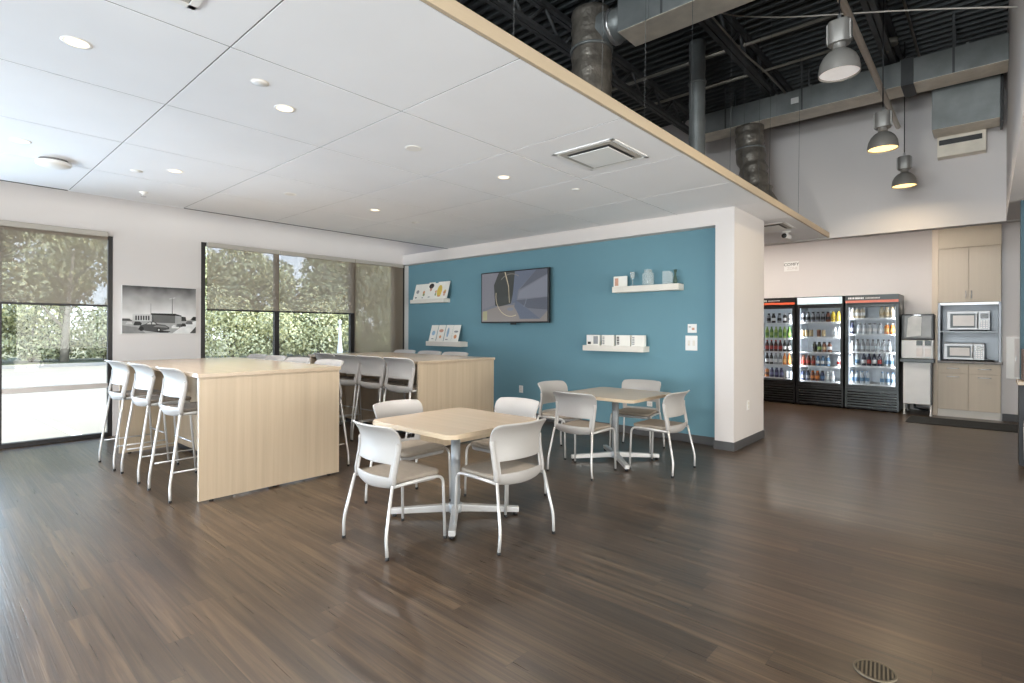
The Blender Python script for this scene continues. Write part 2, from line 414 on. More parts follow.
for k, (a, d) in enumerate(ops):
    wn = struct(empty('window_%d' % (k+3), ((a+d)/2, Y_REAR-0.1, 0)))
    f = MB(); h = (d-a)/2
    for (u0, u1) in ((-h, -h+0.05), (h-0.05, h), (-0.025, 0.025)): f.box(u0, u1, -0.04, 0.04, 0.1, 2.75)
    f.box(-h, h, -0.04, 0.04, 0.1, 0.16); f.box(-h, h, -0.04, 0.04, 2.69, 2.75)
    f.obj('window_frame', m_bronze, wn); MB().box(-h, h, -0.004, 0.004, 0.16, 2.69).obj('glass_pane', m_glass, wn)
wn = struct(empty('window_6', (-2.4, Y_REAR-0.1, 3.4))); f = MB()  # unseen high window added to light the header wall and ducts
for u in (-2.6, -1.3, 0, 1.25, 2.5): f.box(u, u+0.05, -0.04, 0.04, 0, 1.9)
f.box(-2.6, 2.55, -0.04, 0.04, 0, 0.05); f.box(-2.6, 2.55, -0.04, 0.04, 1.85, 1.9); f.obj('window_frame', m_bronze, wn); MB().box(-2.6, 2.55, -0.004, 0.004, 0.05, 1.85).obj('glass_pane', m_glass, wn)
# corrugated roof deck, ribs running across
dk = MB(); y = Y_REAR-0.2; prof = []
while y < Y_HEAD+0.2:
    for dy, dz in ((0, 0), (0.05, 0), (0.07, 0.045), (0.13, 0.045)): prof.append((y+dy, Z_DECK+dz))
    y += 0.15
pts = prof + [(p[0], Z_DECK+0.16) for p in (prof[-1], prof[0])]
n = len(prof)
for i in range(n-1):
    (ya, za), (yb, zb) = prof[i], prof[i+1]
    dk.add([(X_WIN-0.2, ya, za), (X_RIGHT+0.2, ya, za), (X_RIGHT+0.2, yb, zb), (X_WIN-0.2, yb, zb)], [(0, 1, 2, 3)])
dk.box(X_WIN-0.2, X_RIGHT+0.2, Y_REAR-0.2, Y_FAR+0.2, Z_DECK+0.06, Z_DECK+0.2)
struct(dk.obj('ceiling_deck', m_deck))

# ------------------------------------------------------------------ windows in the left wall
def side_window(idx, y0, y1, ztop, mull, rails, panes):
    wn = struct(empty('window_%d' % idx, (X_WIN-0.045, y0, 0)))
    f = MB()
    L = y1-y0
    f.box(-0.035, 0.035, 0, 0.062, 0, ztop); f.box(-0.035, 0.035, L-0.05, L, 0, ztop)
    f.box(-0.035, 0.05, 0.062, L-0.05, 0, 0.055); f.box(-0.035, 0.035, 0.062, L-0.05, ztop-0.05, ztop)
    struct(f.obj('window_frame', m_bronze, wn, bevel=0.003))
    for a, bq in mull:
        struct(MB().box(-0.034, 0.034, a-y0, bq-y0, 0.055, ztop-0.05).obj('mullion', m_bronze, wn, bevel=0.003))
    for z0, z1 in rails:
        struct(MB().box(-0.03, 0.03, 0.062, L-0.05, z0, z1).obj('window_rail', m_frameg, wn, bevel=0.003))  # dark rail in pale grey: window glare put into its colour
    ed = [y0+0.062] + [v for m_ in mull for v in m_] + [y1-0.05]
    for i in range(0, len(ed), 2):
        struct(MB().box(-0.006, 0.006, ed[i]-y0, ed[i+1]-y0, 0.055, ztop-0.05).obj('glass_pane', m_glass, wn))
side_window(1, W1[0], W1[1], Z1, [(-1.46, -1.40), (-0.39, -0.33), (0.64, 0.695)], [(0.645, 0.71)], 4)
side_window(2, W2[0], W2[1], Z2, [(3.93, 4.008), (5.32, 5.43), (6.25, 6.44)], [(0.645, 0.71)], 4)

def roller(y0, y1, ztop, zbot, label, cloth, box=True):
    t = thing('roller_shade', label, 'window shade', (X_WIN+0.035, (y0+y1)/2, zbot), 0, 'roller shades on the left wall windows')
    h = (y1-y0)/2; H = ztop-zbot
    MB().box(-0.001, 0.001, -h, h, 0.012, H-0.03).obj('shade_cloth', cloth, t)
    MB().box(-0.008, 0.008, -h, h, -0.012, 0.014).obj('hem_bar', m_bronze, t, bevel=0.003)
    MB().box(-0.0345, 0.03, -h, h, H-0.065, H).obj('cassette', m_cass, t, bevel=0.006)
roller(0.66, 1.70, 2.70, 1.728, 'grey mesh roller shade half lowered on the tall window left of the picture', m_shade)
roller(-0.40, 0.635, 2.70, 1.728, 'grey mesh roller shade cut off by the left edge of the view', m_shade)
roller(2.90, 3.985, 2.715, 1.715, 'half lowered mesh shade just right of the black and white picture', m_shade)
roller(3.99, 5.37, 2.715, 1.715, 'half lowered mesh shade between two dark mullions, middle of the long window', m_shade)
roller(5.375, 6.455, 2.715, 0.12, 'fully lowered mesh shade beside the teal wall corner', m_shadeD)

# ------------------------------------------------------------------ black and white picture
pic = thing('wall_picture', 'black and white photo print of an old car before a low building', 'picture', (X_WIN+0.002, 2.307, 1.362))
MB().box(0, 0.028, -0.45, 0.45, 0, 0.657).obj('backing_board', m_white, pic, bevel=0.002)
def grey(v): return mat('print_grey_%d' % v, (v, v, v), 0.6, noise=0.12, nscale=14)
gm = {v: grey(v) for v in (20, 45, 70, 100, 130, 165, 200, 225)}
def sky_print():
    m, nt, bq, out = new_mat('print_sky'); tc = N(nt, 'ShaderNodeTexCoord'); sp = N(nt, 'ShaderNodeSeparateXYZ')
    nz = N(nt, 'ShaderNodeTexNoise'); nz.inputs['Scale'].default_value = 5; nt.links.new(tc.outputs['Object'], nz.inputs['Vector'])
    ad = N(nt, 'ShaderNodeMath', operation='MULTIPLY_ADD'); ad.inputs[1].default_value = 0.22
    nt.links.new(nz.outputs['Fac'], ad.inputs[0]); nt.links.new(tc.outputs['Object'], sp.inputs[0]); nt.links.new(sp.outputs['Z'], ad.inputs[2])
    r = N(nt, 'ShaderNodeValToRGB'); e = r.color_ramp.elements
    e[0].position = 0.36; e[0].color = (*lin((226, 224, 224)), 1); e[1].position = 0.78; e[1].color = (*lin((56, 55, 56)), 1)
    nt.links.new(ad.outputs[0], r.inputs['Fac']); nt.links.new(r.outputs['Color'], bq.inputs['Base Color']); bq.inputs['Roughness'].default_value = 0.6
    return m
m_psky = sky_print()
p = MB(); X0 = 0.028; LY = {}
def ppoly(pts, mi, layer):
    # pts in picture px fractions: u 0..1 left->right, v 0..1 bottom->top
    q = [(-0.446+0.892*u, 0.004+0.649*v) for u, v in pts]
    p.prism(q, X0, X0+0.0006+0.0005*layer, mi, 'x')
gi = {v: i+1 for i, v in enumerate(sorted(gm))}
ppoly([(0,0.28),(1,0.28),(1,1),(0,1)], 0, 0)
ppoly([(0,0),(1,0),(1,0.29),(0,0.29)], gi[165], 0)                                    # street
ppoly([(0,0),(0.30,0),(0.22,0.12),(0,0.17)], gi[130], 1)
ppoly([(0.66,0.0),(0.91,0.0),(1.0,0.15),(1.0,0.28),(0.86,0.22)], gi[225], 1)
ppoly([(0.91,0.0),(1.0,0.0),(1.0,0.15)], gi[70], 2)
ppoly([(0.13,0.26),(0.40,0.26),(0.38,0.41),(0.13,0.41)], gi[200], 1)                  # pale wing
for k in range(6): ppoly([(0.165+0.033*k,0.28),(0.185+0.033*k,0.28),(0.185+0.033*k,0.375),(0.165+0.033*k,0.375)], gi[45], 2)
ppoly([(0.38,0.23),(0.70,0.22),(0.70,0.40),(0.38,0.41)], gi[100], 1)                  # dark wing
ppoly([(0.37,0.40),(0.74,0.38),(0.79,0.37),(0.79,0.39),(0.70,0.43),(0.37,0.43)], gi[20], 2)
ppoly([(0.70,0.23),(0.79,0.24),(0.79,0.37),(0.70,0.39)], gi[165], 2)
ppoly([(0.79,0.27),(0.86,0.27),(0.85,0.36),(0.79,0.37)], gi[45], 2)
ppoly([(0.92,0.30),(1.0,0.28),(1.0,0.37),(0.96,0.37)], gi[20], 2)
ppoly([(0,0.26),(0.13,0.26),(0.09,0.31),(0,0.31)], gi[70], 2)
ppoly([(0.04,0.19),(0.13,0.19),(0.12,0.24),(0.06,0.25)], gi[200], 3)
ppoly([(0.14,0.17),(0.24,0.17),(0.25,0.22),(0.22,0.25),(0.16,0.25)], gi[45], 3)
ppoly([(0.655,0.40),(0.665,0.40),(0.662,0.78),(0.656,0.78)], gi[70], 2); ppoly([(0.62,0.74),(0.70,0.77),(0.70,0.79),(0.62,0.76)], gi[200], 2)
ppoly([(0.365,0.40),(0.371,0.40),(0.37,0.64),(0.366,0.64)], gi[100], 2)
# the old saloon car: body, roof, windows, tyres
ppoly([(0.20,0.08),(0.23,0.17),(0.30,0.20),(0.34,0.245),(0.42,0.245),(0.46,0.20),(0.56,0.18),(0.62,0.13),(0.62,0.09),(0.50,0.05),(0.34,0.05)], gi[70], 3)
ppoly([(0.31,0.195),(0.345,0.235),(0.41,0.235),(0.44,0.195)], gi[200], 4)
ppoly([(0.372,0.195),(0.384,0.195),(0.384,0.236),(0.372,0.236)], gi[45], 5)
ppoly([(0.20,0.075),(0.50,0.015),(0.60,0.015),(0.64,0.045),(0.34,0.075)], gi[20], 2)
ppoly([(0.215+0.03*math.cos(a*PI/5)+0.03, 0.10+0.05*math.sin(a*PI/5)) for a in range(10)], gi[20], 4)
ppoly([(0.475+0.03*math.cos(a*PI/5), 0.075+0.05*math.sin(a*PI/5)) for a in range(10)], gi[20], 4)
ppoly([(0.475+0.013*math.cos(a*PI/4), 0.075+0.022*math.sin(a*PI/4)) for a in range(8)], gi[200], 5)
ppoly([(0.40,0.14),(0.60,0.12),(0.56,0.165),(0.44,0.175)], gi[130], 4)
for (u, v, s_, gcol) in ((0.70,0.13,0.05,225),(0.76,0.16,0.045,100),(0.82,0.17,0.035,45),(0.90,0.22,0.05,100)):
    ppoly([(u-s_,v-0.02),(u+s_,v-0.02),(u+s_,v+0.02),(u+s_*0.5,v+0.05),(u-s_*0.5,v+0.05),(u-s_,v+0.02)], gi[gcol], 3)
p.obj('photo_print', [m_psky]+[gm[v] for v in sorted(gm)], pic)

# ------------------------------------------------------------------ chairs and stools
SH_Z = [0.418, 0.435, 0.455, 0.485, 0.565, 0.60, 0.65, 0.70, 0.74, 0.772, 0.793, 0.807, 0.814]
SH_Y = [-0.188, -0.200, -0.206, -0.206, -0.190, -0.182, -0.174, -0.172, -0.182, -0.202, -0.224, -0.243, -0.256]
SH_W = [0.208, 0.222, 0.230, 0.232, 0.232, 0.232, 0.234, 0.238, 0.243, 0.245, 0.240, 0.228, 0.200]
US = [-1, -0.92, -0.80, -0.6, -0.4, -0.2, 0, 0.2, 0.4, 0.6, 0.80, 0.92, 1]
def shell(dz, parent, ws=1.0):
    m = MB(); nu = len(US); vs = []; fs = []
    for z, y_, w_ in zip(SH_Z, SH_Y, SH_W):
        for u in US: vs.append((u*w_*ws, y_+0.050*u*u, z+dz - (0.012*(1-u*u) if z < 0.45 else 0)))
    for i in range(len(SH_Z)-1):
        for k in range(nu-1):
            if i == 3 and 2 <= k <= nu-4: continue
            fs.append((i*nu+k, i*nu+k+1, (i+1)*nu+k+1, (i+1)*nu+k))
    m.add(vs, fs, 0, True)
    o = m.obj('backrest', m_plast, parent)
    so = o.modifiers.new('thick', 'SOLIDIFY'); so.thickness = 0.013; so.offset = 0
    bv = o.modifiers.new('bevel', 'BEVEL'); bv.width = 0.004; bv.segments = 2; bv.limit_method = 'ANGLE'; bv.angle_limit = math.radians(50)
    # uprights up the outer edges of the shell
    for s_ in (-1, 1):
        path = [(s_*(w_*ws-0.010), y_+0.040, z+dz) for z, y_, w_ in zip(SH_Z[1:8], SH_Y[1:8], SH_W[1:8])]
        MB().sweep(path, 0.012, 10, flat=(0.018, 0.013)).obj('upright', m_plast, parent)
    return o
def seat_pad(dz, parent, m_fab, y0, y1):
    pts = []
    for k in range(9): a = PI*k/8; pts.append((0.205*math.cos(a), y1-0.06+0.06*math.sin(a))) if False else None
    pts = rrect(-0.222, 0.222, y0, y1, 0.07, 6)
    pts = [(x*(1.0 - 0.12*max(0, (y1-0.1-yy)/(y1-y0))), yy) for x, yy in pts]
    MB().prism(pts, 0.436+dz, 0.468+dz, smooth=True).obj('seat', m_fab, parent, bevel=0.013, segs=3)
    pan = [(x*0.95, yy*0.96) for x, yy in pts]
    MB().prism(pan, 0.408+dz, 0.436+dz, smooth=True).obj('seat_pan', m_pan, parent, bevel=0.010, segs=2)
def glide(parent, x, y_): MB().lathe([(0.012, 0), (0.013, 0.004), (0.0125, 0.016), (0.0105, 0.02)], 10, c=(x, y_, 0)).obj('leg_glide', m_black, parent)

def make_chair(label):
    t = thing('dining_chair', label, 'chair')
    shell(0, t); seat_pad(0, t, m_seat, -0.185, 0.235)
    for s_ in (-1, 1):
        pth = fillet([(s_*0.222, -0.165, 0.430), (s_*0.234, 0.08, 0.440), (s_*0.238, 0.222, 0.436), (s_*0.246, 0.236, 0.006)], 0.06, 6)
        l = MB().sweep(pth, 0.0105, 10).obj('front_leg', m_leg, t); glide(l, s_*0.246, 0.236)
        pth = fillet([(s_*0.224, -0.176, 0.44), (s_*0.254, -0.243, 0.135), (s_*0.262, -0.238, 0.006)], 0.05, 4)
        l = MB().sweep(pth, 0.0105, 10).obj('rear_leg', m_leg, t); glide(l, s_*0.262, -0.238)
    return t
def make_stool(label):
    t = thing('bar_stool', label, 'bar stool'); dz = 0.285
    shell(dz, t, 1.12); seat_pad(dz, t, m_seatS, -0.185, 0.225)
    for s_ in (-1, 1):
        pth = fillet([(s_*0.232, -0.15, 0.43+dz), (s_*0.226, 0.06, 0.437+dz), (s_*0.226, 0.185, 0.43+dz), (s_*0.252, 0.24, 0.006)], 0.05, 6)
        l = MB().sweep(pth, 0.0105, 10).obj('front_leg', m_leg, t); glide(l, s_*0.252, 0.24)
        pth = fillet([(s_*0.236, -0.165, 0.44+dz), (s_*0.258, -0.250, 0.115), (s_*0.266, -0.247, 0.006)], 0.05, 4)
        l = MB().sweep(pth, 0.0105, 10).obj('rear_leg', m_leg, t); glide(l, s_*0.266, -0.247)
        MB().sweep([(s_*0.238, 0.214, 0.235), (s_*0.236, -0.215, 0.235)], 0.007, 8).obj('side_rail', m_leg, t)
    MB().sweep([(-0.232, 0.203, 0.315), (0.232, 0.203, 0.315)], 0.008, 8).obj('footrest', m_chrome, t)
    return t

GC = 'dining chairs around the two square tables'
chair = make_chair('white chair at the nearer square table, back to the camera, left front')
chair.location = (-3.03, 2.20, 0); chair.rotation_euler = (0, 0, math.radians(-1.5)); chair['group'] = GC
dup(chair, 'white chair at the nearer square table seen from behind on the right', (-2.535, 2.755, 0), PI/2 - math.radians(4), GC)
dup(chair, 'white chair at the nearer square table on the bar side, pushed in', (-3.585, 2.745, 0), -PI/2, GC)
dup(chair, 'white chair on the far side of the nearer square table, under the bar panel', (-3.115, 3.40, 0), PI, GC)
dup(chair, 'white chair at the farther square table with its back to the nearer table', (-3.08, 4.535, 0), math.radians(1.5), GC)
dup(chair, 'white chair at the farther square table, right side, beside the pier', (-2.525, 5.17, 0), PI/2, GC)
dup(chair, 'white chair between the farther square table and the teal wall, under the light switches', (-3.16, 5.80, 0), PI+math.radians(9), GC)
dup(chair, 'white chair at the left side of the farther square table, showing its inner curve', (-3.71, 5.055, 0), -PI/2-math.radians(3), GC)

GS = 'white bar stools along the two bar tables'
YA = 1.645
st = make_stool('white bar stool on the window side of the nearer bar, closest to the end panel'); st['group'] = GS
st.location = (-5.28, YA, 0); st.rotation_euler = (0, 0, math.radians(1.5))
dup(st, 'white bar stool, middle of the three before the picture wall', (-6.12, YA-0.018, 0), math.radians(1.5), GS)
dup(st, 'white bar stool nearest the tall left window', (-6.835, YA-0.06, 0), math.radians(2), GS)
YB = 2.785
for x, l in ((-5.26, 'stool back at the right corner of the nearer bar top'),
             (-5.95, 'stool back over the nearer bar top, below the white outdoor post'),
             (-6.53, 'stool back over the nearer bar top, right of the window mullion'),
             (-7.06, 'stool back over the nearer bar top, leftmost one there')):
    dup(st, 'white bar '+l, (x, YB, 0), PI, GS)
for x, l in ((-5.22, 'white bar stool right beside the end panel of the farther bar'),
             (-5.80, 'white bar stool second from the end panel of the farther bar'),
             (-6.36, 'white bar stool third from the end panel of the farther bar'),
             (-6.92, 'white bar stool fourth from the farther bar end panel, mostly hidden')):
    dup(st, l, (x, 3.985, 0), math.radians(0.5), GS)
for x, l in ((-5.85, 'white stool back over the farther bar top, nearest its right corner'),
             (-6.43, 'white stool back over the farther bar top, middle of the far side'),
             (-7.06, 'white stool back over the farther bar top, by the teal wall corner')):
    dup(st, l, (x, 5.13, 0), PI, GS)

# ------------------------------------------------------------------ square tables
def make_table(label):
    t = thing('square_table', label, 'table', (0,0,0), 0, 'square dining tables')
    h = 0.465
    tp = MB().prism(rrect(-h, h, -h, h, 0.075, 8), 0.708, 0.74, smooth=True).obj('tabletop', m_mapleT, t, bevel=0.003)
    eb = MB(); o = rrect(-h-0.002, h+0.002, -h-0.002, h+0.002, 0.077, 8); n = len(o)
    eb.add([(x, y_, 0.7085) for x, y_ in o]+[(x, y_, 0.737) for x, y_ in o], [(i, (i+1) % n, n+(i+1) % n, n+i) for i in range(n)], 0, True)
    eb.obj('edge_band', m_mapleE, tp)
    MB().lathe([(0.036, 0.06), (0.036, 0.70)], 24).obj('column', m_post, t)
    MB().prism(rrect(-0.12, 0.12, -0.12, 0.12, 0.03), 0.698, 0.708).obj('mounting_plate', m_post, t)
    MB().lathe([(0.05, 0.03), (0.055, 0.045), (0.055, 0.09), (0.045, 0.10)], 20).obj('hub', m_post, t)
    for k in range(4):
        a = math.radians(45+90*k); M = Matrix.Rotation(a, 4, 'Z')
        l = MB(); l.add([M @ Vector(q) for q in ((0.03,-0.026,0.035),(0.49,-0.024,0.022),(0.49,0.024,0.022),(0.03,0.026,0.035),(0.03,-0.026,0.092),(0.49,-0.024,0.062),(0.49,0.024,0.062),(0.03,0.026,0.092))],
                 ((0,3,2,1),(4,5,6,7),(0,1,5,4),(1,2,6,5),(2,3,7,6),(3,0,4,7)))
        lo = l.obj('foot', m_leg, t, bevel=0.006)
        MB().lathe([(0.018, 0), (0.018, 0.024)], 12, c=(0.465*math.cos(a), 0.465*math.sin(a), 0)).obj('caster', m_black, lo)
    return t
tb = make_table('maple topped square table in the foreground, nearest the camera'); tb.location = (-3.065, 2.785, 0)
dup(tb, 'maple topped square table farther back, below the white cards on the teal wall', (-3.075, 5.165, 0), 0, 'square dining tables')

# ------------------------------------------------------------------ bar tables
def make_bar(label):
    t = thing('bar_table', label, 'bar table', (0,0,0), 0, 'long maple bar tables')
    L, W = 2.56, 1.262       # x from -L to 0, y from 0 to W
    MB().box(-L-0.02, 0.012, -0.012, W+0.012, 1.030, 1.062).obj('bar_top', m_mapleT, t, bevel=0.002)
    for x0 in (-0.035, -L):
        e = MB().box(x0, x0+0.035, 0, W, 0.016, 1.030).obj('end_panel', m_maple, t, bevel=0.0015)
        for yy in (0.10, W/2, W-0.10):
            MB().lathe([(0.018, 0), (0.018, 0.016)], 10, c=(x0+0.0175, yy, 0)).obj('leveling_foot', m_black, e)
    MB().box(-L+0.035, -0.035, W/2-0.06, W/2+0.06, 0.06, 1.030).obj('center_panel', m_maple, t, bevel=0.0015)
    MB().box(-L+0.035, -0.035, W/2-0.05, W/2+0.05, 0.0, 0.06).obj('plinth', m_black, t)
    return t
b1 = make_bar('long maple bar table nearer the camera with a broad plain end panel'); b1.location = (-4.81, 1.553, 0)
dup(b1, 'long maple bar table farther back beside the teal wall', (-4.93, 3.90, 0), 0, 'long maple bar tables')

# ------------------------------------------------------------------ television
tv = thing('television', 'wall mounted flat television with a thin black frame on the teal wall', 'television', (-5.785, 6.50, 1.545))
MB().box(-0.735, 0.735, 0.0, 0.055, 0, 0.858).obj('casing', m_black, tv, bevel=0.008)
MB().box(-0.2, 0.2, 0.055, 0.118, 0.25, 0.62).obj('wall_bracket', m_black, tv)
MB().box(-0.06, 0.06, 0.002, 0.02, -0.028, 0.002).obj('logo_tab', m_black, tv, bevel=0.004)
def scr(name, rgb):
    m = emit(name, rgb, 0.80); b_ = m.node_tree.nodes['Principled BSDF']; b_.inputs['Base Color'].default_value = (0.01, 0.01, 0.012, 1); b_.inputs['Roughness'].default_value = 0.25
    return m
sm_ = [scr('screen_a', (114,114,121)), scr('screen_b', (52,55,52)), scr('screen_c', (90,98,114)), scr('screen_d', (128,122,118)), scr('screen_e', (106,109,118)), scr('screen_f', (190,176,148)), scr('screen_g', (82,87,98)), scr('screen_h', (150,148,116)), scr('screen_i', (116,120,131))]
sc = MB(); Y0 = -0.0005
def sp_(pts, mi, layer):
    q = [(-0.712+1.424*u, 0.022+0.818*v) for u, v in pts]
    sc.prism(q, Y0-0.0004*layer, Y0+0.0004, mi, 'y')
sp_([(0,0),(1,0),(1,1),(0,1)], 4, 0)
sp_([(0,0.25),(0.22,0.35),(0.22,0.8),(0.28,1),(0,1)], 0, 1)
sp_([(0.22,0.33),(0.30,0.31),(0.47,0.36),(0.50,0.55),(0.53,1),(0.28,1),(0.20,0.75)], 1, 2)
sp_([(0.53,1),(0.85,1),(0.58,0.62),(0.55,0.38),(0.48,0.36)], 2, 2)
sp_([(0.85,1),(1,1),(1,0.9),(0.6,0.63)], 6, 2)
sp_([(1,0.88),(1,0.47),(0.57,0.45),(0.60,0.60)], 8, 2)
sp_([(1,0.46),(1,0.22),(0.72,0.26),(0.55,0.42)], 6, 2)
sp_([(0.55,0.42),(0.72,0.25),(0.9,0.05),(0.62,0.05),(0.52,0.3)], 2, 2)
sp_([(0,0),(1,0),(1,0.2),(0.9,0.05),(0.6,0.05),(0.55,0.33),(0.30,0.32),(0.16,0.27),(0,0.2)], 3, 1)
sp_([(0.02,0.03),(0.09,0.03),(0.09,0.22),(0.02,0.22)], 7, 3)
sp_([(0.46+0.05*math.cos(a*PI/6), 0.25+0.035*math.sin(a*PI/6)) for a in range(12)], 8, 3)
def arc(cx, cy, rx, ry, a0, a1, w_, mi, n=22):
    o = [(cx+rx*math.cos(math.radians(a0+(a1-a0)*k/n)), cy+ry*math.sin(math.radians(a0+(a1-a0)*k/n))) for k in range(n+1)]
    for k in range(n):
        a, bq = o[k], o[k+1]; f = 1-w_
        sp_([a, bq, (cx+(bq[0]-cx)*f, cy+(bq[1]-cy)*f), (cx+(a[0]-cx)*f, cy+(a[1]-cy)*f)], mi, 4)
arc(0.47, 0.52, 0.24, 0.42, 170, 290, 0.03, 5); arc(0.47, 0.52, 0.24, 0.44, 60, 130, 0.025, 3); arc(0.47, 0.52, 0.24, 0.42, -35, 20, 0.03, 8)
sp_([(0.37,1),(0.385,1),(0.44,0.70),(0.43,0.70)], 5, 4); sp_([(0.43,0.70),(0.438,0.70),(0.45,0.38),(0.443,0.38)], 5, 4)
sc.obj('screen', sm_, tv)

# ------------------------------------------------------------------ floating shelves and what stands on them
def shelf(x0, x1, z0, z1, label):
    t = thing('wall_shelf', label, 'shelf', ((x0+x1)/2, Yr, z0), 0, 'floating white shelves on the teal wall')
    h = (x1-x0)/2
    MB().box(-h, h, -0.165, 0.0, 0, z1-z0).obj('shelf_board', m_shelf, t, bevel=0.003)
    MB().box(-h+0.05, h-0.05, -0.012, 0.0, z1-z0, z1-z0+0.006).obj('mounting_rail', m_shelf, t)
shelf(-8.43, -7.445, 1.938, 2.010, 'white floating shelf of brochures above the other, left of the television')
shelf(-7.947, -6.973, 1.127, 1.215, 'lower white floating shelf left of the television, close over the farther bar')
shelf(-3.901, -2.936, 1.951, 2.032, 'white floating shelf holding glassware, high on the right of the teal wall')
shelf(-4.389, -3.418, 1.138, 1.216, 'white floating shelf with four white cards, above the farther square table')

m_paper = mat('paper_white', (238, 236, 230), 0.6, noise=0.01)
pcol = {'y': mat('ink_yellow', (226, 196, 92), 0.6, noise=0.1), 'k': mat('ink_dark', (48, 42, 44), 0.6, noise=0.1), 'o': mat('ink_orange', (214, 154, 110), 0.6, noise=0.1),
        'g': mat('ink_grey', (150, 152, 156), 0.6, noise=0.1), 's': mat('ink_skin', (206, 160, 140), 0.6, noise=0.1), 'b': mat('ink_blue', (150, 180, 205), 0.6, noise=0.1), 'n': mat('ink_green', (140, 156, 110), 0.6, noise=0.1)}
pk = list(pcol); pm = [m_paper]+[pcol[k] for k in pk]
def brochure(x, z, w_, h, blobs, label, lean=16, name='brochure', group='brochures on the shelves left of the television', yoff=-0.145):
    """leaflet leaning back towards the wall; blobs = (u, v, su, sv, ink)"""
    M = Matrix.Rotation(math.radians(-lean), 4, 'X')
    m = MB(); m.box(-w_/2, w_/2, 0, 0.004, 0, h, 0, M)
    for u, v, su, sv, ink in blobs:
        m.prism([(-w_/2+w_*(u+su*math.cos(a*PI/5)), h*(v+sv*math.sin(a*PI/5))) for a in range(10)], -0.0008, 0.001, 1+pk.index(ink), 'y', False, M)
    o = m.obj(name, pm, None, loc=(x, Yr+yoff, z)); tag(o, label, 'brochure' if name == 'brochure' else 'card', group)
    return o
zt = 2.0105
brochure(-8.27, zt, 0.20, 0.31, [(0.5,0.5,0.22,0.12,'g'),(0.4,0.12,0.15,0.04,'k')], 'white brochure with a grey emblem, first on the upper brochure shelf')
brochure(-8.07, zt, 0.19, 0.31, [(0.45,0.45,0.16,0.10,'o'),(0.5,0.3,0.16,0.10,'n'),(0.4,0.1,0.15,0.03,'g')], 'white brochure with orange and green spots, second on the upper shelf')
brochure(-7.885, zt, 0.18, 0.33, [(0.5,0.78,0.40,0.16,'k'),(0.5,0.62,0.2,0.16,'s'),(0.4,0.12,0.2,0.03,'g')], 'brochure showing a dark haired face, on the upper shelf')
brochure(-7.715, zt, 0.16, 0.31, [(0.5,0.45,0.22,0.08,'o'),(0.5,0.28,0.2,0.10,'n')], 'narrow white brochure right of the face brochure, upper shelf')
brochure(-7.615, zt, 0.17, 0.33, [(0.48,0.45,0.42,0.36,'y'),(0.5,0.15,0.3,0.04,'o')], 'yellow patterned brochure on the upper brochure shelf', yoff=-0.15)
brochure(-7.475, zt, 0.19, 0.33, [(0.5,0.35,0.2,0.10,'o'),(0.55,0.45,0.12,0.06,'y'),(0.5,0.2,0.16,0.05,'s')], 'white brochure with a small orange mark, at the right end of the upper shelf')
for k, (x, bl, l) in enumerate(((-7.795, [(0.5,0.5,0.25,0.15,'b'),(0.5,0.15,0.2,0.03,'g')], 'pale brochure with a light blue mark, lower shelf left end'),
        (-7.585, [(0.5,0.65,0.32,0.10,'s'),(0.5,0.28,0.16,0.09,'o')], 'pale brochure with a pinkish band, second on the lower shelf'),
        (-7.375, [(0.4,0.55,0.16,0.3,'b'),(0.4,0.12,0.2,0.03,'g')], 'pale brochure with a blue grey column, third on the lower shelf'),
        (-7.175, [(0.5,0.6,0.3,0.06,'g'),(0.5,0.3,0.2,0.12,'o')], 'pale brochure with an orange spot, right end of the lower shelf'))):
    brochure(x, 1.2155, 0.192, 0.315, bl, l)
# four cards with a dark left strip
for k, (xa, xb_, l) in enumerate(((-4.345, -4.13, 'white card with small pictures, far left of the four above the table'), (-4.09, -3.895, 'white card with a grey left strip, second of four from the left'),
        (-3.86, -3.64, 'white card with a dark ruled left strip, third of four from the left'), (-3.62, -3.425, 'white card at the right end of the four card shelf'))):
    w_ = xb_-xa; m = MB(); m.box(-w_/2, w_/2, 0, 0.05, 0, 0.148, 0)
    if k == 0:
        m.box(-w_*0.46, 0.0, -0.001, 0.001, 0.075, 0.14, 1); m.box(-w_*0.4, -w_*0.15, -0.001, 0.001, 0.015, 0.05, 2); m.box(0.01, w_*0.4, -0.001, 0.001, 0.02, 0.13, 3)
    else:
        for r_ in range(5): m.box(-w_*0.44, -w_*0.26, -0.001, 0.001, 0.018+0.023*r_, 0.034+0.023*r_, 2 if k == 2 else 3)
    o = m.obj('display_card', [m_paper, m_white, pcol['k'], pcol['g']], None, loc=((xa+xb_)/2, 6.49, 1.2165), bevel=0.001)
    tag(o, l, 'card', 'white cards on the shelf above the table')
def crystal():
    m, nt, b, out = new_mat('crystal'); b.inputs['Base Color'].default_value = (0.80, 0.86, 0.86, 1); b.inputs['Roughness'].default_value = 0.08; b.inputs['Alpha'].default_value = 0.26
    return m
m_crys = crystal()
def item_on_shelf(name, label, cat, x, build, zb=2.0325):
    t = thing(name, label, cat, (x, 6.50, zb)); build(t); return t
def it_card(t):
    m = MB(); m.box(-0.105, 0.105, 0, 0.012, 0, 0.145, 0); m.box(-0.085, -0.03, -0.001, 0.001, 0.015, 0.12, 2); m.obj('card_face', [m_paper, m_white, pcol['s']], t); MB().box(-0.05, 0.05, 0.012, 0.05, 0, 0.10).obj('easel_back', m_white, t)
item_on_shelf('display_card', 'small white card standing at the left end of the glassware shelf', 'card', -3.80, it_card)
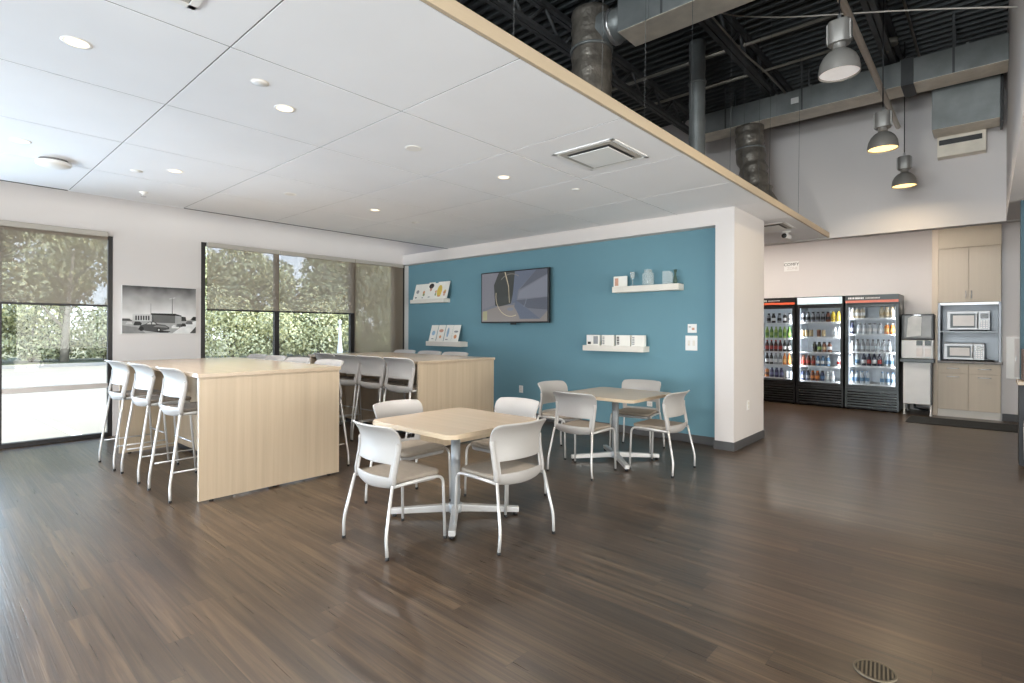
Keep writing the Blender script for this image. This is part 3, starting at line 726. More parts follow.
def it_goblet(t):
    MB().lathe([(0.03, 0), (0.03, 0.008), (0.008, 0.015), (0.008, 0.09)], 16).obj('stem', m_crys, t)
    MB().lathe([(0.008, 0.09), (0.03, 0.11), (0.034, 0.19), (0.030, 0.19), (0.026, 0.115), (0.006, 0.1)], 16, cap=False).obj('bowl', m_crys, t)
item_on_shelf('glass_award', 'slim stemmed glass beside the small white card', 'award', -3.61, it_goblet)
def it_jar(t):
    MB().lathe([(0.07, 0), (0.078, 0.02), (0.078, 0.15), (0.05, 0.175), (0.05, 0.185)], 20).obj('jar_body', m_crys, t)
    MB().lathe([(0.055, 0.185), (0.055, 0.205), (0.02, 0.215)], 20).obj('lid', m_crys, t)
item_on_shelf('glass_jar', 'round lidded clear glass jar in the middle of the high shelf', 'jar', -3.38, it_jar)
def it_block(t):
    MB().prism([(-0.07,0),(0.07,0),(0.07,0.13),(0.03,0.17),(-0.07,0.17)], -0.02, 0.02, 0, 'y').obj('glass_block', m_crys, t, bevel=0.004); MB().box(-0.06, 0.06, -0.03, 0.03, 0, 0.012).obj('base', m_crys, t)
item_on_shelf('glass_trophy', 'clear glass block trophy near the right end of the high shelf', 'trophy', -3.10, it_block)
m_dgreen = mat('dark_green_glass', (60, 84, 74), 0.3, noise=0.1)
def it_vase(t):
    MB().lathe([(0.022, 0), (0.03, 0.03), (0.018, 0.09), (0.012, 0.13), (0.02, 0.17)], 14).obj('vase_body', m_dgreen, t)
    MB().lathe([(0.020, 0.17), (0.022, 0.178), (0.014, 0.18)], 14).obj('rim', m_dgreen, t)
item_on_shelf('bud_vase', 'thin dark bud vase at the right end of the high glassware shelf', 'vase', -3.0, it_vase)

# switches and outlets
def plate(name, label, cat, loc, w_, h, rotz, detail):
    t = thing(name, label, cat, loc, rotz)
    MB().box(-w_/2, w_/2, -0.008, 0.0, 0, h).obj('cover_plate', m_white, t, bevel=0.003)
    for (u, v, du, dv, mm) in detail:
        MB().box(u-du/2, u+du/2, -0.012, -0.008, v-dv/2, v+dv/2).obj('insert', mm, t, bevel=0.001)
    return t
plate('thermostat', 'small white square control above the larger white switch plate', 'thermostat', (-2.822, Yr, 1.402), 0.118, 0.112, 0, [(0.015, 0.05, 0.035, 0.03, pcol['s']), (-0.03, 0.075, 0.03, 0.012, pcol['g'])])
plate('switch_plate', 'white two gang light switch plate near the right edge of the teal wall', 'switch', (-2.832, Yr, 1.176), 0.158, 0.19, 0, [(-0.03, 0.095, 0.034, 0.068, m_shelf), (0.035, 0.095, 0.034, 0.068, m_shelf), (-0.03, 0.075, 0.010, 0.010, pcol['s'])])
plate('wall_outlet', 'white outlet low on the teal wall left of the farther square table', 'outlet', (-5.70, Yr, 0.405), 0.082, 0.118, 0, [(0, 0.082, 0.034, 0.028, m_shelf), (0, 0.036, 0.034, 0.028, m_shelf)])
plate('wall_outlet', 'white outlet on the teal wall seen under the farther square table', 'outlet', (-3.41, Yr, 0.405), 0.078, 0.075, 0, [(-0.015, 0.037, 0.02, 0.028, m_shelf), (0.015, 0.037, 0.02, 0.028, m_shelf)])
plate('wall_outlet', 'white outlet low on the right face of the white pier', 'outlet', (-2.25, 6.965, 0.44), 0.08, 0.12, PI/2, [(0, 0.082, 0.034, 0.028, m_shelf), (0, 0.036, 0.034, 0.028, m_shelf)])

# ------------------------------------------------------------------ ceiling fixtures
def text_obj(name, body, size, mtl, parent, loc, rot):
    cu = bpy.data.curves.new(name, 'FONT'); cu.body = body; cu.size = size; cu.align_x = 'CENTER'; cu.extrude = 0.0004
    tmp = bpy.data.objects.new(name, cu); COL.objects.link(tmp); bpy.context.view_layer.update()
    me = bpy.data.meshes.new_from_object(tmp.evaluated_get(bpy.context.evaluated_depsgraph_get())); bpy.data.objects.remove(tmp)
    me.materials.clear(); me.materials.append(mtl); o = bpy.data.objects.new(name, me); COL.objects.link(o); o.location = loc; o.rotation_euler = rot
    if parent: o.parent = parent
    return o
def downlight(x, y_, label, lens=m_lamp, watts=14, spread=150):
    t = thing('downlight', label, 'ceiling light', (x, y_, Z_C), 0, 'recessed round downlights')
    MB().lathe([(0.050, -0.001), (0.064, -0.004), (0.066, -0.001), (0.066, 0.003)], 28, cap=False).obj('trim_ring', m_ltrim, t)
    MB().lathe([(0.0, -0.0012), (0.052, -0.0012)], 28, cap=False).obj('lens', lens, t)
    if watts:
        L = bpy.data.lights.new('downlight_lamp', 'AREA'); L.shape = 'DISK'; L.size = 0.10; L.energy = watts; L.color = (1.0, 0.92, 0.82); L.spread = math.radians(spread)
        lo = bpy.data.objects.new('downlight_lamp', L); COL.objects.link(lo); lo.location = (0, 0, -0.012); lo.parent = t
    return t
DL = [(-3.515, 0.556, 'lit round downlight, large and close at the upper left'), (-3.513, 1.648, 'lit round downlight next to a plain white disc'),
      (-3.50, 3.795, 'lit round downlight short of the square air diffuser'), (-5.68, 1.626, 'lit round downlight between a grey disc and the sprinkler guard'),
      (-5.69, 0.557, 'lit round downlight at the left edge, by the dome detector'), (-5.66, 3.79, 'lit round downlight toward the window and teal wall corner')]
for x, y_, l in DL: downlight(x, y_, l)
for x, w_dl in ((-4.3, 30), (-3.2, 32), (-2.0, 22), (-0.8, 10)):
    t_ = downlight(x, 10.6, 'added unseen downlight brightening the alcove over the drink coolers', watts=w_dl, spread=180); t_.location.z = 3.359  # lamps added out of view to brighten the alcove wall
downlight(-3.495, 2.70, 'unlit round downlight given a weak lamp, middle of the ceiling', m_lampo, 6)  # fitting is off, yet a weak lamp burns in it
downlight(-5.69, 2.73, 'unlit round downlight given a weak lamp, over the nearer bar table', m_lampo, 6)  # also off, with a weak lamp below the lens
for x in (-3.515, -5.69):
    for y_ in (-0.54, -1.63, -2.73): downlight(x, y_, 'added unseen downlight behind the viewpoint')  # out-of-view lamps added for extra light
def disc(x, y_, label):
    t = thing('sprinkler_cover', label, 'sprinkler', (x, y_, Z_C), 0, 'concealed sprinkler covers'); 
    MB().lathe([(0.0, -0.007), (0.040, -0.007), (0.043, -0.003), (0.043, 0.004)], 24, cap=False).obj('cover_disc', m_white, t)
    MB().lathe([(0.043, -0.0015), (0.052, -0.001), (0.052, 0.004)], 24, cap=False).obj('flange', m_shelf, t)
disc(-3.256, 1.375, 'plain white ceiling disc beside the second lit downlight')
disc(-5.95, 1.384, 'small grey white ceiling disc left of a lit downlight')
disc(-3.235, 4.615, 'small ceiling disc right below the square air diffuser')
disc(-5.89, 4.594, 'small ceiling disc near the teal wall fascia, left part')
t = thing('ceiling_sprinkler', 'pendent sprinkler hanging near the window wall edge', 'sprinkler', (-6.805, 1.647, Z_C))
MB().lathe([(0.045, 0.004), (0.042, -0.012), (0.018, -0.02), (0.014, -0.04)], 20).obj('escutcheon', m_white, t); MB().lathe([(0.0, -0.052), (0.026, -0.052), (0.026, -0.049), (0.008, -0.047), (0.008, -0.04)], 16).obj('deflector', m_chrome, t)
t = thing('smoke_detector', 'round white dome detector on the ceiling at the far left', 'detector', (-6.115, 0.812, Z_C))
MB().lathe([(0.10, 0), (0.10, -0.012), (0.085, -0.018)], 28).obj('base', m_gap, t); MB().lathe([(0.085, -0.018), (0.125, -0.022), (0.122, -0.045), (0.09, -0.062), (0.0, -0.066)], 28).obj('dome', m_white, t)
def diffuser(x0, x1, y0, y1, label):
    t = thing('air_diffuser', label, 'air vent', ((x0+x1)/2, (y0+y1)/2, Z_C), 0, 'square ceiling air diffusers'); a = (x1-x0)/2; b_ = (y1-y0)/2
    fr = MB()
    for q in ((-a, a, -b_, -b_+0.035), (-a, a, b_-0.035, b_), (-a, -a+0.035, -b_, b_), (a-0.035, a, -b_, b_)): fr.box(*q, -0.008, 0.0)
    fr.obj('frame', m_white, t, bevel=0.002)
    th = MB(); k = 0.09     # flat grey sheet, throat shade put into its colour
    o = [(-a+0.035, -b_+0.035), (a-0.035, -b_+0.035), (a-0.035, b_-0.035), (-a+0.035, b_-0.035)]; i_ = [(x*(1-k/a), y_*(1-k/b_)) for x, y_ in o]
    th.box(-a+0.035, a-0.035, -b_+0.035, b_-0.035, -0.0015, -0.0005)
    th.obj('throat', m_coolg0, t)
    pl = MB(); pl.box(-a+0.10, a-0.10, -b_+0.10, b_-0.10, -0.024, -0.018); pl.obj('face_plate', m_white, t, bevel=0.003)
    rg = MB()
    for (p0, p1, q0, q1) in (((-a+0.04,-b_+0.04),(a-0.04,-b_+0.04),(a-0.085,-b_+0.085),(-a+0.085,-b_+0.085)), ((-a+0.04,b_-0.04),(-a+0.085,b_-0.085),(a-0.085,b_-0.085),(a-0.04,b_-0.04)),
                             ((-a+0.04,-b_+0.04),(-a+0.085,-b_+0.085),(-a+0.085,b_-0.085),(-a+0.04,b_-0.04)), ((a-0.04,-b_+0.04),(a-0.04,b_-0.04),(a-0.085,b_-0.085),(a-0.085,-b_+0.085))):
        vs = [(p0[0], p0[1], -0.006), (p1[0], p1[1], -0.006 if p1 in () else -0.006), (q0[0], q0[1], -0.006), (q1[0], q1[1], -0.006)]
        rg.add([(v[0], v[1], -0.004) for v in vs] + [(v[0], v[1], -0.007) for v in vs], [(0,1,2,3), (7,6,5,4), (0,4,5,1), (1,5,6,2), (2,6,7,3), (3,7,4,0)])
    rg.obj('inner_cone', m_cass, t)
diffuser(-2.735, -2.15, 3.56, 4.15, 'square white air diffuser near the wood ceiling edge')
diffuser(-2.735, -2.15, 0.27, 0.86, 'square air diffuser whose corner shows at the top edge')
diffuser(-2.62, -2.06, 7.83, 8.40, 'square air diffuser beyond the white pier')
t = thing('security_camera', 'small white ceiling camera with a black lens near the alcove', 'camera', (-2.235, 8.60, Z_C))
MB().lathe([(0.055, 0), (0.055, -0.012), (0.02, -0.02), (0.015, -0.05)], 16).obj('mount', m_white, t)
MB().box(-0.045, 0.045, -0.13, 0.10, -0.115, -0.045).obj('housing', m_white, t, bevel=0.02, segs=3)
MB().lathe([(0.032, -0.02), (0.036, 0.0), (0.030, 0.004), (0.0, 0.004)], 16, M=Matrix.Translation((0, -0.132, -0.082)) @ Matrix.Rotation(PI/2, 4, 'X')).obj('lens', m_black, t)

# ------------------------------------------------------------------ plenum: ducts, joists, pipes, pendants
def box_duct(name, label, x0, x1, y0, y1, z0, z1, seams, lit_bottom=True):
    t = thing(name, label, 'duct', ((x0+x1)/2, (y0+y1)/2, z0)); cx, cy = (x0+x1)/2, (y0+y1)/2
    MB().box(x0-cx, x1-cx, y0-cy, y1-cy, 0.0, z1-z0).obj('duct_body', m_galv, t, bevel=0.006)
    if lit_bottom: MB().box(x0-cx+0.003, x1-cx-0.003, y0-cy+0.004, y1-cy-0.004, -0.004, 0.0005).obj('lit_underside', m_galvp, t)  # light from below put into a paler underside sheet
    for s_ in (x0+0.5, (x0+x1)/2-0.3, x1-0.5):
        for q in (y0-cy-0.004, y1-cy+0.002): MB().box(s_-cx-0.012, s_-cx+0.012, q, q+0.002, 0.0, Z_DECK-z0).obj('hanger_strap', m_steel, t)
    for s_ in seams: MB().box(s_-cx-0.014, s_-cx+0.014, y0-cy-0.008, y1-cy+0.008, 0.002, z1-z0+0.012).obj('seam_flange', m_galv, t)
    return t
dn = box_duct('supply_duct', 'rectangular metal duct crossing at the top, feeding the round drop', -2.95, X_R, 4.97, 5.36, 4.60, 4.94, (-2.6, -1.6, -0.6))
fd = box_duct('supply_duct', 'long rectangular metal duct across the far upper wall', -3.6, X_R, 8.5, 8.91, 4.61, 4.925, (-3.0, -2.36, -1.9, -1.45, -0.85, -0.2))
MB().box(-0.44, -0.34, -0.218, -0.205, 0.12, 0.2).obj('access_label', m_white, fd)
MB().box(0.86, 0.99, -0.222, 0.222, -0.016, 0.33).obj('hanger_strap', m_steel, fd)
# round drops
def drop(label, path, r, ringz, name='flexible_duct', metal=m_flex, wob=0.05):
    t = thing(name, label, 'duct', path[-1]); P = [Vector(p)-Vector(path[-1]) for p in path]
    Q = []
    for i in range(len(P)-1):
        for k in range(10): Q.append(P[i].lerp(P[i+1], k/10))
    Q.append(P[-1])
    rad = [r*(1+wob*(random.random()-0.5)+0.03*math.sin(i*2.2)) for i in range(len(Q))]
    MB().sweep(Q, r, 20, radii=rad).obj('duct_sleeve', metal, t)
    for p in ringz:
        v = Vector(p)-Vector(path[-1]); MB().lathe([(r+0.004, -0.012), (r+0.014, -0.012), (r+0.014, 0.012), (r+0.004, 0.012)], 20, c=v).obj('clamp_ring', m_galv, t)
drop('large round flexible duct dropping just behind the wood ceiling edge', [(-3.40, 5.16, 5.05), (-3.40, 5.16, 4.5), (-3.40, 5.16, 3.9), (-3.38, 5.16, 3.02)], 0.23, [(-3.40, 5.16, 4.62)])
el = MB().sweep(fillet([(0.24, 0, 0), (-0.05, 0, 0.0), (-0.25, 0, 0.13)], 0.15, 5), 0.17, 20).obj('elbow', m_galv, dn, loc=(-1.76, -0.005, 0.19)); el['label'] = 'shiny round elbow'
MB().lathe([(0.19,-0.02),(0.19,0.02)], 20, M=Matrix.Translation((0.05,0,0)) @ Matrix.Rotation(PI/2, 4, 'Y')).obj('collar', m_chrome, el)
drop('slim round duct dropping in the dark ceiling space, middle', [(-2.93, 7.0, 5.3), (-2.93, 7.0, 4.4), (-2.93, 7.0, 3.6), (-2.92, 7.0, 3.0)], 0.105, [(-2.93, 7.0, 4.75)], metal=m_galv, wob=0.01)
drop('crumpled foil flexible duct under the far rectangular duct', [(-2.80, 8.7, 4.60), (-2.78, 8.68, 4.2), (-2.66, 8.62, 3.6), (-2.46, 8.60, 3.06)], 0.20, [(-2.78, 8.68, 4.25)], wob=0.22)
# duct box on the header at right
t = thing('duct_box', 'metal duct box with a white supply grille high at the right', 'duct', (-0.23, 9.05, 4.12))
MB().box(-0.345, 0.335, 0.0, 0.40, 0.0, 0.55).obj('duct_body', m_galv, t, bevel=0.006); MB().box(-0.34, 0.33, 0.004, 0.395, -0.004, 0.0).obj('lit_underside', m_galvp, t)  # pale sheet carries the underside's light in its colour
MB().box(-0.31, 0.20, 0.40, 0.57, -0.28, 0.06).obj('grille_box', m_galvp, t, bevel=0.004); MB().box(-0.29, 0.16, 0.395, 0.40, -0.12, -0.05).obj('grille_slot', m_black, t)
MB().box(0.335, 0.36, -0.01, 0.41, -0.05, 0.56).obj('end_flange', m_black, t)
# bar joists
def joist(x, label):
    t = thing('roof_joist', label, 'roof joist', (x, 2.5, 4.965), 0, 'steel bar joists under the roof deck'); y0, y1 = Y_REAR-2.5, Y_HEAD-2.5
    b_ = MB(); b_.box(-0.06, -0.008, y0, y1, 0, 0.05); b_.box(0.008, 0.06, y0, y1, 0, 0.05); b_.obj('bottom_chord', m_steel, t)
    c_ = MB(); c_.box(-0.06, -0.008, y0, y1, 0.33, 0.39); c_.box(0.008, 0.06, y0, y1, 0.33, 0.39); c_.obj('top_chord', m_steel, t)
    wv = MB(); y_ = y0+0.2; k = 0
    while y_ < y1-0.7:
        wv.sweep([(0, y_, 0.02), (0, y_+0.35, 0.355)], 0.022, 6); wv.sweep([(0, y_+0.35, 0.355), (0, y_+0.70, 0.02)], 0.022, 6); y_ += 0.70
    wv.obj('web_bars', m_steel, t)
joist(-2.44, 'dark open web joist running back beside the slim round duct')
joist(-0.98, 'dark open web joist above the cream pipe')
joist(-4.0, 'dark open web joist deep behind the large flexible duct')
joist(-5.55, 'dark open web joist farthest left over the panel ceiling')
def run(name, label, cat, pts, r, mtl, brk=None):
    o = empty(name, pts[0]); tag(o, label, cat); P = [Vector(p)-Vector(pts[0]) for p in pts]
    MB().sweep(P, r, 10).obj('pipe_run', mtl, o)
    for q in (brk or []): MB().lathe([(r+0.002,-0.02),(r+0.012,-0.02),(r+0.012,0.02),(r+0.002,0.02)], 12, M=Matrix.Translation(Vector(q)-Vector(pts[0])) @ Matrix.Rotation(PI/2, 4, 'X')).obj('coupling', mtl, o)
run('ceiling_pipe', 'cream painted pipe running back past the first pendant lamp', 'pipe', [(-1.0, -2, 4.43), (-1.0, Y_HEAD, 4.43)], 0.034, m_pipe, None)
run('conduit', 'thin pale conduit along the joist beside the slim duct', 'conduit', [(-2.40, 3, 5.06), (-2.40, 7.2, 5.06), (-2.30, 7.9, 5.0), (-2.22, 8.45, 4.90)], 0.014, m_cond)
run('conduit', 'straight thin conduit right of the cream pipe', 'conduit', [(-0.79, 1, 5.26), (-0.73, 9.6, 5.26)], 0.016, m_cond)
run('conduit', 'bent conduit with a junction box above the far duct', 'conduit', fillet([(-1.10, 1, 5.3), (-1.10, 7.6, 5.3), (-1.0, 8.0, 5.15), (-0.96, 8.2, 4.95)], 0.15), 0.014, m_cond, [(-1.10, 7.2, 5.3)])
run('sprinkler_pipe', 'thin steel pipe crossing between the joists', 'pipe', [(-5.5, 7.27, 5.2), (-1.2, 7.3, 5.2)], 0.022, m_cond, None)
run('sprinkler_pipe', 'second thin steel pipe crossing nearer the far duct', 'pipe', [(-5.5, 8.2, 5.2), (-1.5, 8.2, 5.2)], 0.020, m_cond, None)
run('sprinkler_pipe', 'short pale pipe seen left of the large flexible duct', 'pipe', [(-6.5, 5.9, 4.6), (-3.7, 5.9, 4.6)], 0.03, m_cond, None)
cab = fillet([(-2.30, 5.45, 4.90), (-2.24, 6.0, 4.955), (-1.62, 6.0, 4.685), (-1.0, 6.0, 4.49), (-0.42, 6.0, 4.30), (0.17, 6.0, 4.085)], 0.5, 6)
tag(MB().sweep(cab, 0.007, 8).obj('hanging_cable', m_cass), 'pale cable slung across the open ceiling to the right wall', 'cable')
t = thing('junction_box', 'round grey junction box by the bent conduit', 'electrical box', (-0.93, 8.25, 5.1)); MB().lathe([(0.07,-0.03),(0.07,0.03)], 16).obj('box_body', m_cond, t); MB().lathe([(0.075,-0.036),(0.075,-0.03)], 16).obj('cover', m_cond, t)
hw = [(-1.96, 2.2), (-1.96, 3.1), (-1.96, 3.7), (-1.96, 4.55), (-1.96, 5.5), (-1.96, 5.9), (-1.96, 6.4), (-1.96, 6.8), (-1.96, 8.1)]
names = ['first', 'second', 'third', 'fourth', 'fifth', 'sixth', 'seventh', 'eighth', 'ninth']
for k, (x, y_) in enumerate(hw):
    tag(MB().sweep([(0,0,0), (0.02,0.01,Z_DECK-2.985)], 0.002, 6).obj('hanger_wire', m_steel, None, loc=(x, y_, 2.985)), '%s thin hanger wire along the wood ceiling edge, counted from the near end' % names[k], 'wire', 'hanger wires of the panel ceiling')

def pendant(y_, label, lens, watts, loc_x=-0.86):
    t = thing('pendant_lamp', label, 'pendant lamp', (loc_x, y_, 3.40), 0, 'grey bell pendant lamps')
    prof = [(0.142, 0.0), (0.141, 0.03), (0.132, 0.085), (0.112, 0.130), (0.080, 0.165), (0.052, 0.180), (0.048, 0.186)]
    MB().lathe(prof + [(0.046, 0.18), (0.076, 0.158), (0.107, 0.125), (0.127, 0.08), (0.136, 0.03), (0.138, 0.0)], 32, cap=False).obj('shade', m_pend, t)
    MB().lathe([(0.0, 0.012), (0.135, 0.012)], 32, cap=False).obj('lens', lens, t)
    MB().lathe([(0.045, 0.186), (0.045, 0.225), (0.05, 0.23)], 20).obj('neck', m_pend, t)
    MB().prism(rrect(-0.072, 0.072, -0.066, 0.066, 0.045), 0.228, 0.40, smooth=True).obj('ballast_housing', m_pend, t, bevel=0.006, segs=3)
    fn = MB()
    for k in range(5): fn.box(-0.082, -0.068, -0.03+0.015*k, -0.026+0.015*k, 0.24, 0.39); fn.box(0.068, 0.082, -0.03+0.015*k, -0.026+0.015*k, 0.24, 0.39)
    fn.obj('cooling_fins', m_pend, t)
    MB().sweep([(0,0,0.40), (0,0,0.455)], 0.012, 8).obj('hook', m_chrome, t)
    MB().sweep([(0,0,0.455), (0,0,Z_DECK-3.40)], 0.006, 8).obj('cord', m_black, t)
    if watts:
        L = bpy.data.lights.new('pendant_bulb', 'AREA'); L.shape = 'DISK'; L.size = 0.25; L.energy = watts; L.color = (1.0, 0.80, 0.52); L.spread = math.radians(160)
        lo = bpy.data.objects.new('pendant_bulb', L); COL.objects.link(lo); lo.location = (0, 0, 0.004); lo.parent = t
pendant(4.72, 'grey bell pendant lamp, the largest and closest, with a pale lens', m_pendoff, 12)
pendant(6.98, 'grey bell pendant lamp glowing warm, middle of the row', m_pendl, 12)
pendant(8.95, 'grey bell pendant lamp glowing warm, last and lowest of the row', m_pendl, 8)

# ------------------------------------------------------------------ drink coolers and their bottles
m_cool  = mat('cooler_black', (22, 22, 24), 0.35, noise=0.1)
m_coolg = mat('cooler_dark_grey', (58, 64, 66), 0.35, 0.2, noise=0.08)
m_lin   = mat('cooler_liner_white', (228, 232, 236), 0.5, noise=0.02)
m_wire  = mat('shelf_wire_white', (226, 228, 230), 0.45, noise=0.02)
m_red   = mat('cooler_red_band', (196, 84, 52), 0.45, noise=0.06)
m_redp  = mat('cooler_coral_band', (206, 116, 96), 0.45, noise=0.06)
m_hdrW  = emit('cooler_lit_sign', (236, 240, 240), 0.6)
m_hdrP  = emit('cooler_lit_sign_edge', (190, 208, 216), 0.4)
m_tube  = emit('cooler_tube', (236, 244, 255), 0.8)
m_cglas = glass('cooler_glass', (0.95, 0.96, 0.97), 1.14, 0.02, 0.0)
def cooler(x0, x1, label, header, zsh, body, lamp=2.2):
    w_ = x1-x0; cx = (x0+x1)/2; yf = 11.45; H = 2.085; h = w_/2
    t = thing('drink_cooler', label, 'drink cooler', (cx, yf, 0), 0, 'glass door drink coolers')
    cb_ = MB()
    cb_.box(-h, -h+0.035, 0.03, 0.72, 0.02, H); cb_.box(h-0.035, h, 0.03, 0.72, 0.02, H); cb_.box(-h+0.035, h-0.035, 0.69, 0.72, 0.02, H)
    cb_.box(-h+0.035, h-0.035, 0.03, 0.69, 1.905, H); cb_.box(-h+0.035, h-0.035, 0.03, 0.69, 0.02, 0.415)
    cb_.obj('cabinet_body', body, t, bevel=0.004)
    ln = MB(); ln.box(-h+0.035, -h+0.045, 0.05, 0.69, 0.415, 1.905); ln.box(h-0.045, h-0.035, 0.05, 0.69, 0.415, 1.905); ln.box(-h+0.045, h-0.045, 0.68, 0.69, 0.415, 1.905)
    ln.box(-h+0.045, h-0.045, 0.05, 0.68, 1.895, 1.905); ln.box(-h+0.045, h-0.045, 0.05, 0.68, 0.415, 0.425)
    ln.obj('liner', m_lin, t)
    d = MB(); fw = 0.052
    d.box(-h+0.004, -h+fw, -0.02, 0.028, 0.40, 1.92); d.box(h-fw, h-0.004, -0.02, 0.028, 0.40, 1.92); d.box(-h+fw, h-fw, -0.02, 0.028, 1.92-fw, 1.92); d.box(-h+fw, h-fw, -0.02, 0.028, 0.40, 0.40+fw)
    do = d.obj('door', body, t, bevel=0.003)
    MB().box(-h+fw, h-fw, 0.0, 0.012, 0.40+fw, 1.92-fw).obj('door_glass', m_cglas, do)
    MB().box(-h+0.012, -h+0.035, -0.05, -0.02, 0.85, 1.35).obj('door_handle', body, do, bevel=0.005)
    hd = MB().box(-h, h, -0.03, 0.03, 1.925, H).obj('header', body, t, bevel=0.004)
    if header == 'lit':
        MB().box(-h+0.02, h-0.02, -0.034, -0.028, 1.940, 2.07).obj('lit_sign', m_hdrP, hd); MB().box(-h+0.08, h-0.08, -0.037, -0.033, 1.97, 2.045).obj('lit_sign_center', m_hdrW, hd)
    else:
        MB().box(-h+0.004, h-0.004, -0.034, -0.028, 1.945, 1.99).obj('color_band', header, hd)
        tx = MB(); xx = -h+0.05
        for wd in (0.02, 0.02, 0.012, 0.02, 0.0, 0.022, 0.022, 0.012, 0.022, 0.018):
            if wd: tx.box(xx, xx+wd, -0.034, -0.029, 2.012, 2.045)
            xx += wd+0.008
        tx.obj('lettering', m_white, hd)
        tx = MB()
        for k in range(11): tx.box(xx+0.02+k*0.02, xx+0.033+k*0.02, -0.033, -0.029, 2.016, 2.038)
        tx.obj('lettering', m_frameg, hd)
    gr = MB()
    gr.box(-h, h, -0.012, 0.022, 0.335, 0.395); gr.box(-h, -h+0.03, -0.012, 0.022, 0.03, 0.335); gr.box(h-0.03, h, -0.012, 0.022, 0.03, 0.335)
    for k in range(6): gr.box(-h+0.03, h-0.03, -0.012, 0.010, 0.05+0.047*k, 0.074+0.047*k)
    g0 = MB().box(-h, h, 0.022, 0.03, 0.02, 0.395).obj('kick_panel', m_blackg, t); gr.obj('grille_slats', body, g0)
    f_ = MB()
    for sx in (-h+0.05, h-0.05):
        for sy in (0.08, 0.66): f_.lathe([(0.02, 0), (0.02, 0.02)], 10, c=(sx, sy, 0))
    f_.obj('feet', m_black, t)
    for z in zsh:
        s_ = MB()
        s_.box(-h+0.046, h-0.046, 0.075, 0.085, z-0.028, z+0.004); s_.box(-h+0.046, h-0.046, 0.085, 0.66, z-0.006, z)
        s_.obj('wire_shelf', m_wire, t)
    for s_ in (-1, 1):
        MB().box(s_*(h-0.058)-0.004, s_*(h-0.058)+0.004, 0.032, 0.048, 0.46, 1.87).obj('light_tube', m_tube, t)
    for s_ in (-1, 1):
        L = bpy.data.lights.new('cooler_lamp', 'AREA'); L.shape = 'RECTANGLE'; L.size = 0.03; L.size_y = 1.40; L.energy = lamp; L.color = (0.93, 0.97, 1.0)
        lo = bpy.data.objects.new('cooler_lamp', L); COL.objects.link(lo); lo.parent = t; lo.location = (s_*(h-0.066), 0.052, 1.165)
        lo.rotation_euler = (PI/2, 0, -s_*math.radians(-42))
    return t
ZS1 = [1.589, 1.289, 1.018, 0.758, 0.500]; ZS2 = [1.604, 1.317, 1.03, 0.762, 0.475]; ZS3 = [1.67, 1.38, 1.054, 0.80, 0.473]
cooler(-3.62, -2.812, 'black drink cooler with a red orange band, partly behind the white pier', m_red, ZS1, m_cool)
cooler(-2.79, -2.000, 'black drink cooler with a white lit sign, middle of the three', 'lit', ZS2, m_cool)
cooler(-1.975, -1.165, 'grey black drink cooler with a coral band, beside the ice dispenser', m_redp, ZS3, m_coolg)

BC = {}
def bcol(rgb):
    if rgb not in BC: BC[rgb] = mat('drink_%d_%d_%d' % rgb, rgb, 0.3, noise=0.06)
    return BC[rgb]
proto = {}
def drink(kind, c1, c2, c3):
    key = (kind, c1, c2, c3)
    if key in proto: return proto[key]
    m = MB()
    if kind == 'can':
        m.lathe([(0.026, 0), (0.032, 0.010)], 14, 1); m.lathe([(0.032, 0.010), (0.032, 0.115)], 14, 0, cap=False); m.lathe([(0.032, 0.115), (0.027, 0.126), (0.025, 0.124)], 14, 1)
    elif kind == 'bottle':
        m.lathe([(0.030, 0), (0.033, 0.006), (0.033, 0.04)], 14, 0); m.lathe([(0.0335, 0.04), (0.0335, 0.10)], 14, 1, cap=False)
        m.lathe([(0.033, 0.10), (0.033, 0.125), (0.015, 0.172), (0.013, 0.185)], 14, 0, cap=False); m.lathe([(0.0155, 0.183), (0.0155, 0.203)], 12, 2)
    else:  # wide short bottle
        m.lathe([(0.033, 0), (0.036, 0.006), (0.036, 0.04)], 14, 0); m.lathe([(0.0365, 0.04), (0.0365, 0.09)], 14, 1, cap=False)
        m.lathe([(0.036, 0.09), (0.034, 0.12), (0.020, 0.150)], 14, 0, cap=False); m.lathe([(0.022, 0.148), (0.022, 0.172)], 12, 2)
    o = m.obj('drink_can' if kind == 'can' else 'drink_bottle', [bcol(c1), bcol(c2), bcol(c3)])
    proto[key] = o; o['_fresh'] = 1
    return o
ORD = ['first', 'second', 'third', 'fourth', 'fifth', 'sixth', 'seventh', 'eighth', 'ninth', 'tenth']
def stock(x, z, kind, cols, adj, where, y_=11.56):
    p_ = drink(kind, *cols)
    if p_.get('_fresh'): del p_['_fresh']; o = p_
    else: o = p_.copy(); COL.objects.link(o)
    o.location = (x, y_, z+0.0012); o.scale = (1.07, 1.07, 1.12)
    tag(o, '%s %s, %s' % (adj, 'can' if kind == 'can' else 'bottle', where), 'can' if kind == 'can' else 'bottle', 'drinks in the '+where.split(' the ')[-1])
CLR = (196, 204, 210); WHT = (232, 232, 232); BLK = (30, 28, 30); GRN = (96, 140, 62); LGR = (150, 180, 92); DRD = (72, 30, 26); RED = (180, 52, 44); ORG = (222, 134, 62)
TAN = (190, 168, 130); SIL = (150, 152, 156); DKG = (58, 60, 48); BRN = (120, 72, 52); BLU = (96, 132, 166); DBL = (48, 58, 92); PRP = (60, 56, 92); YEL = (214, 186, 60); NVY = (34, 38, 62); BGE = (198, 186, 160)
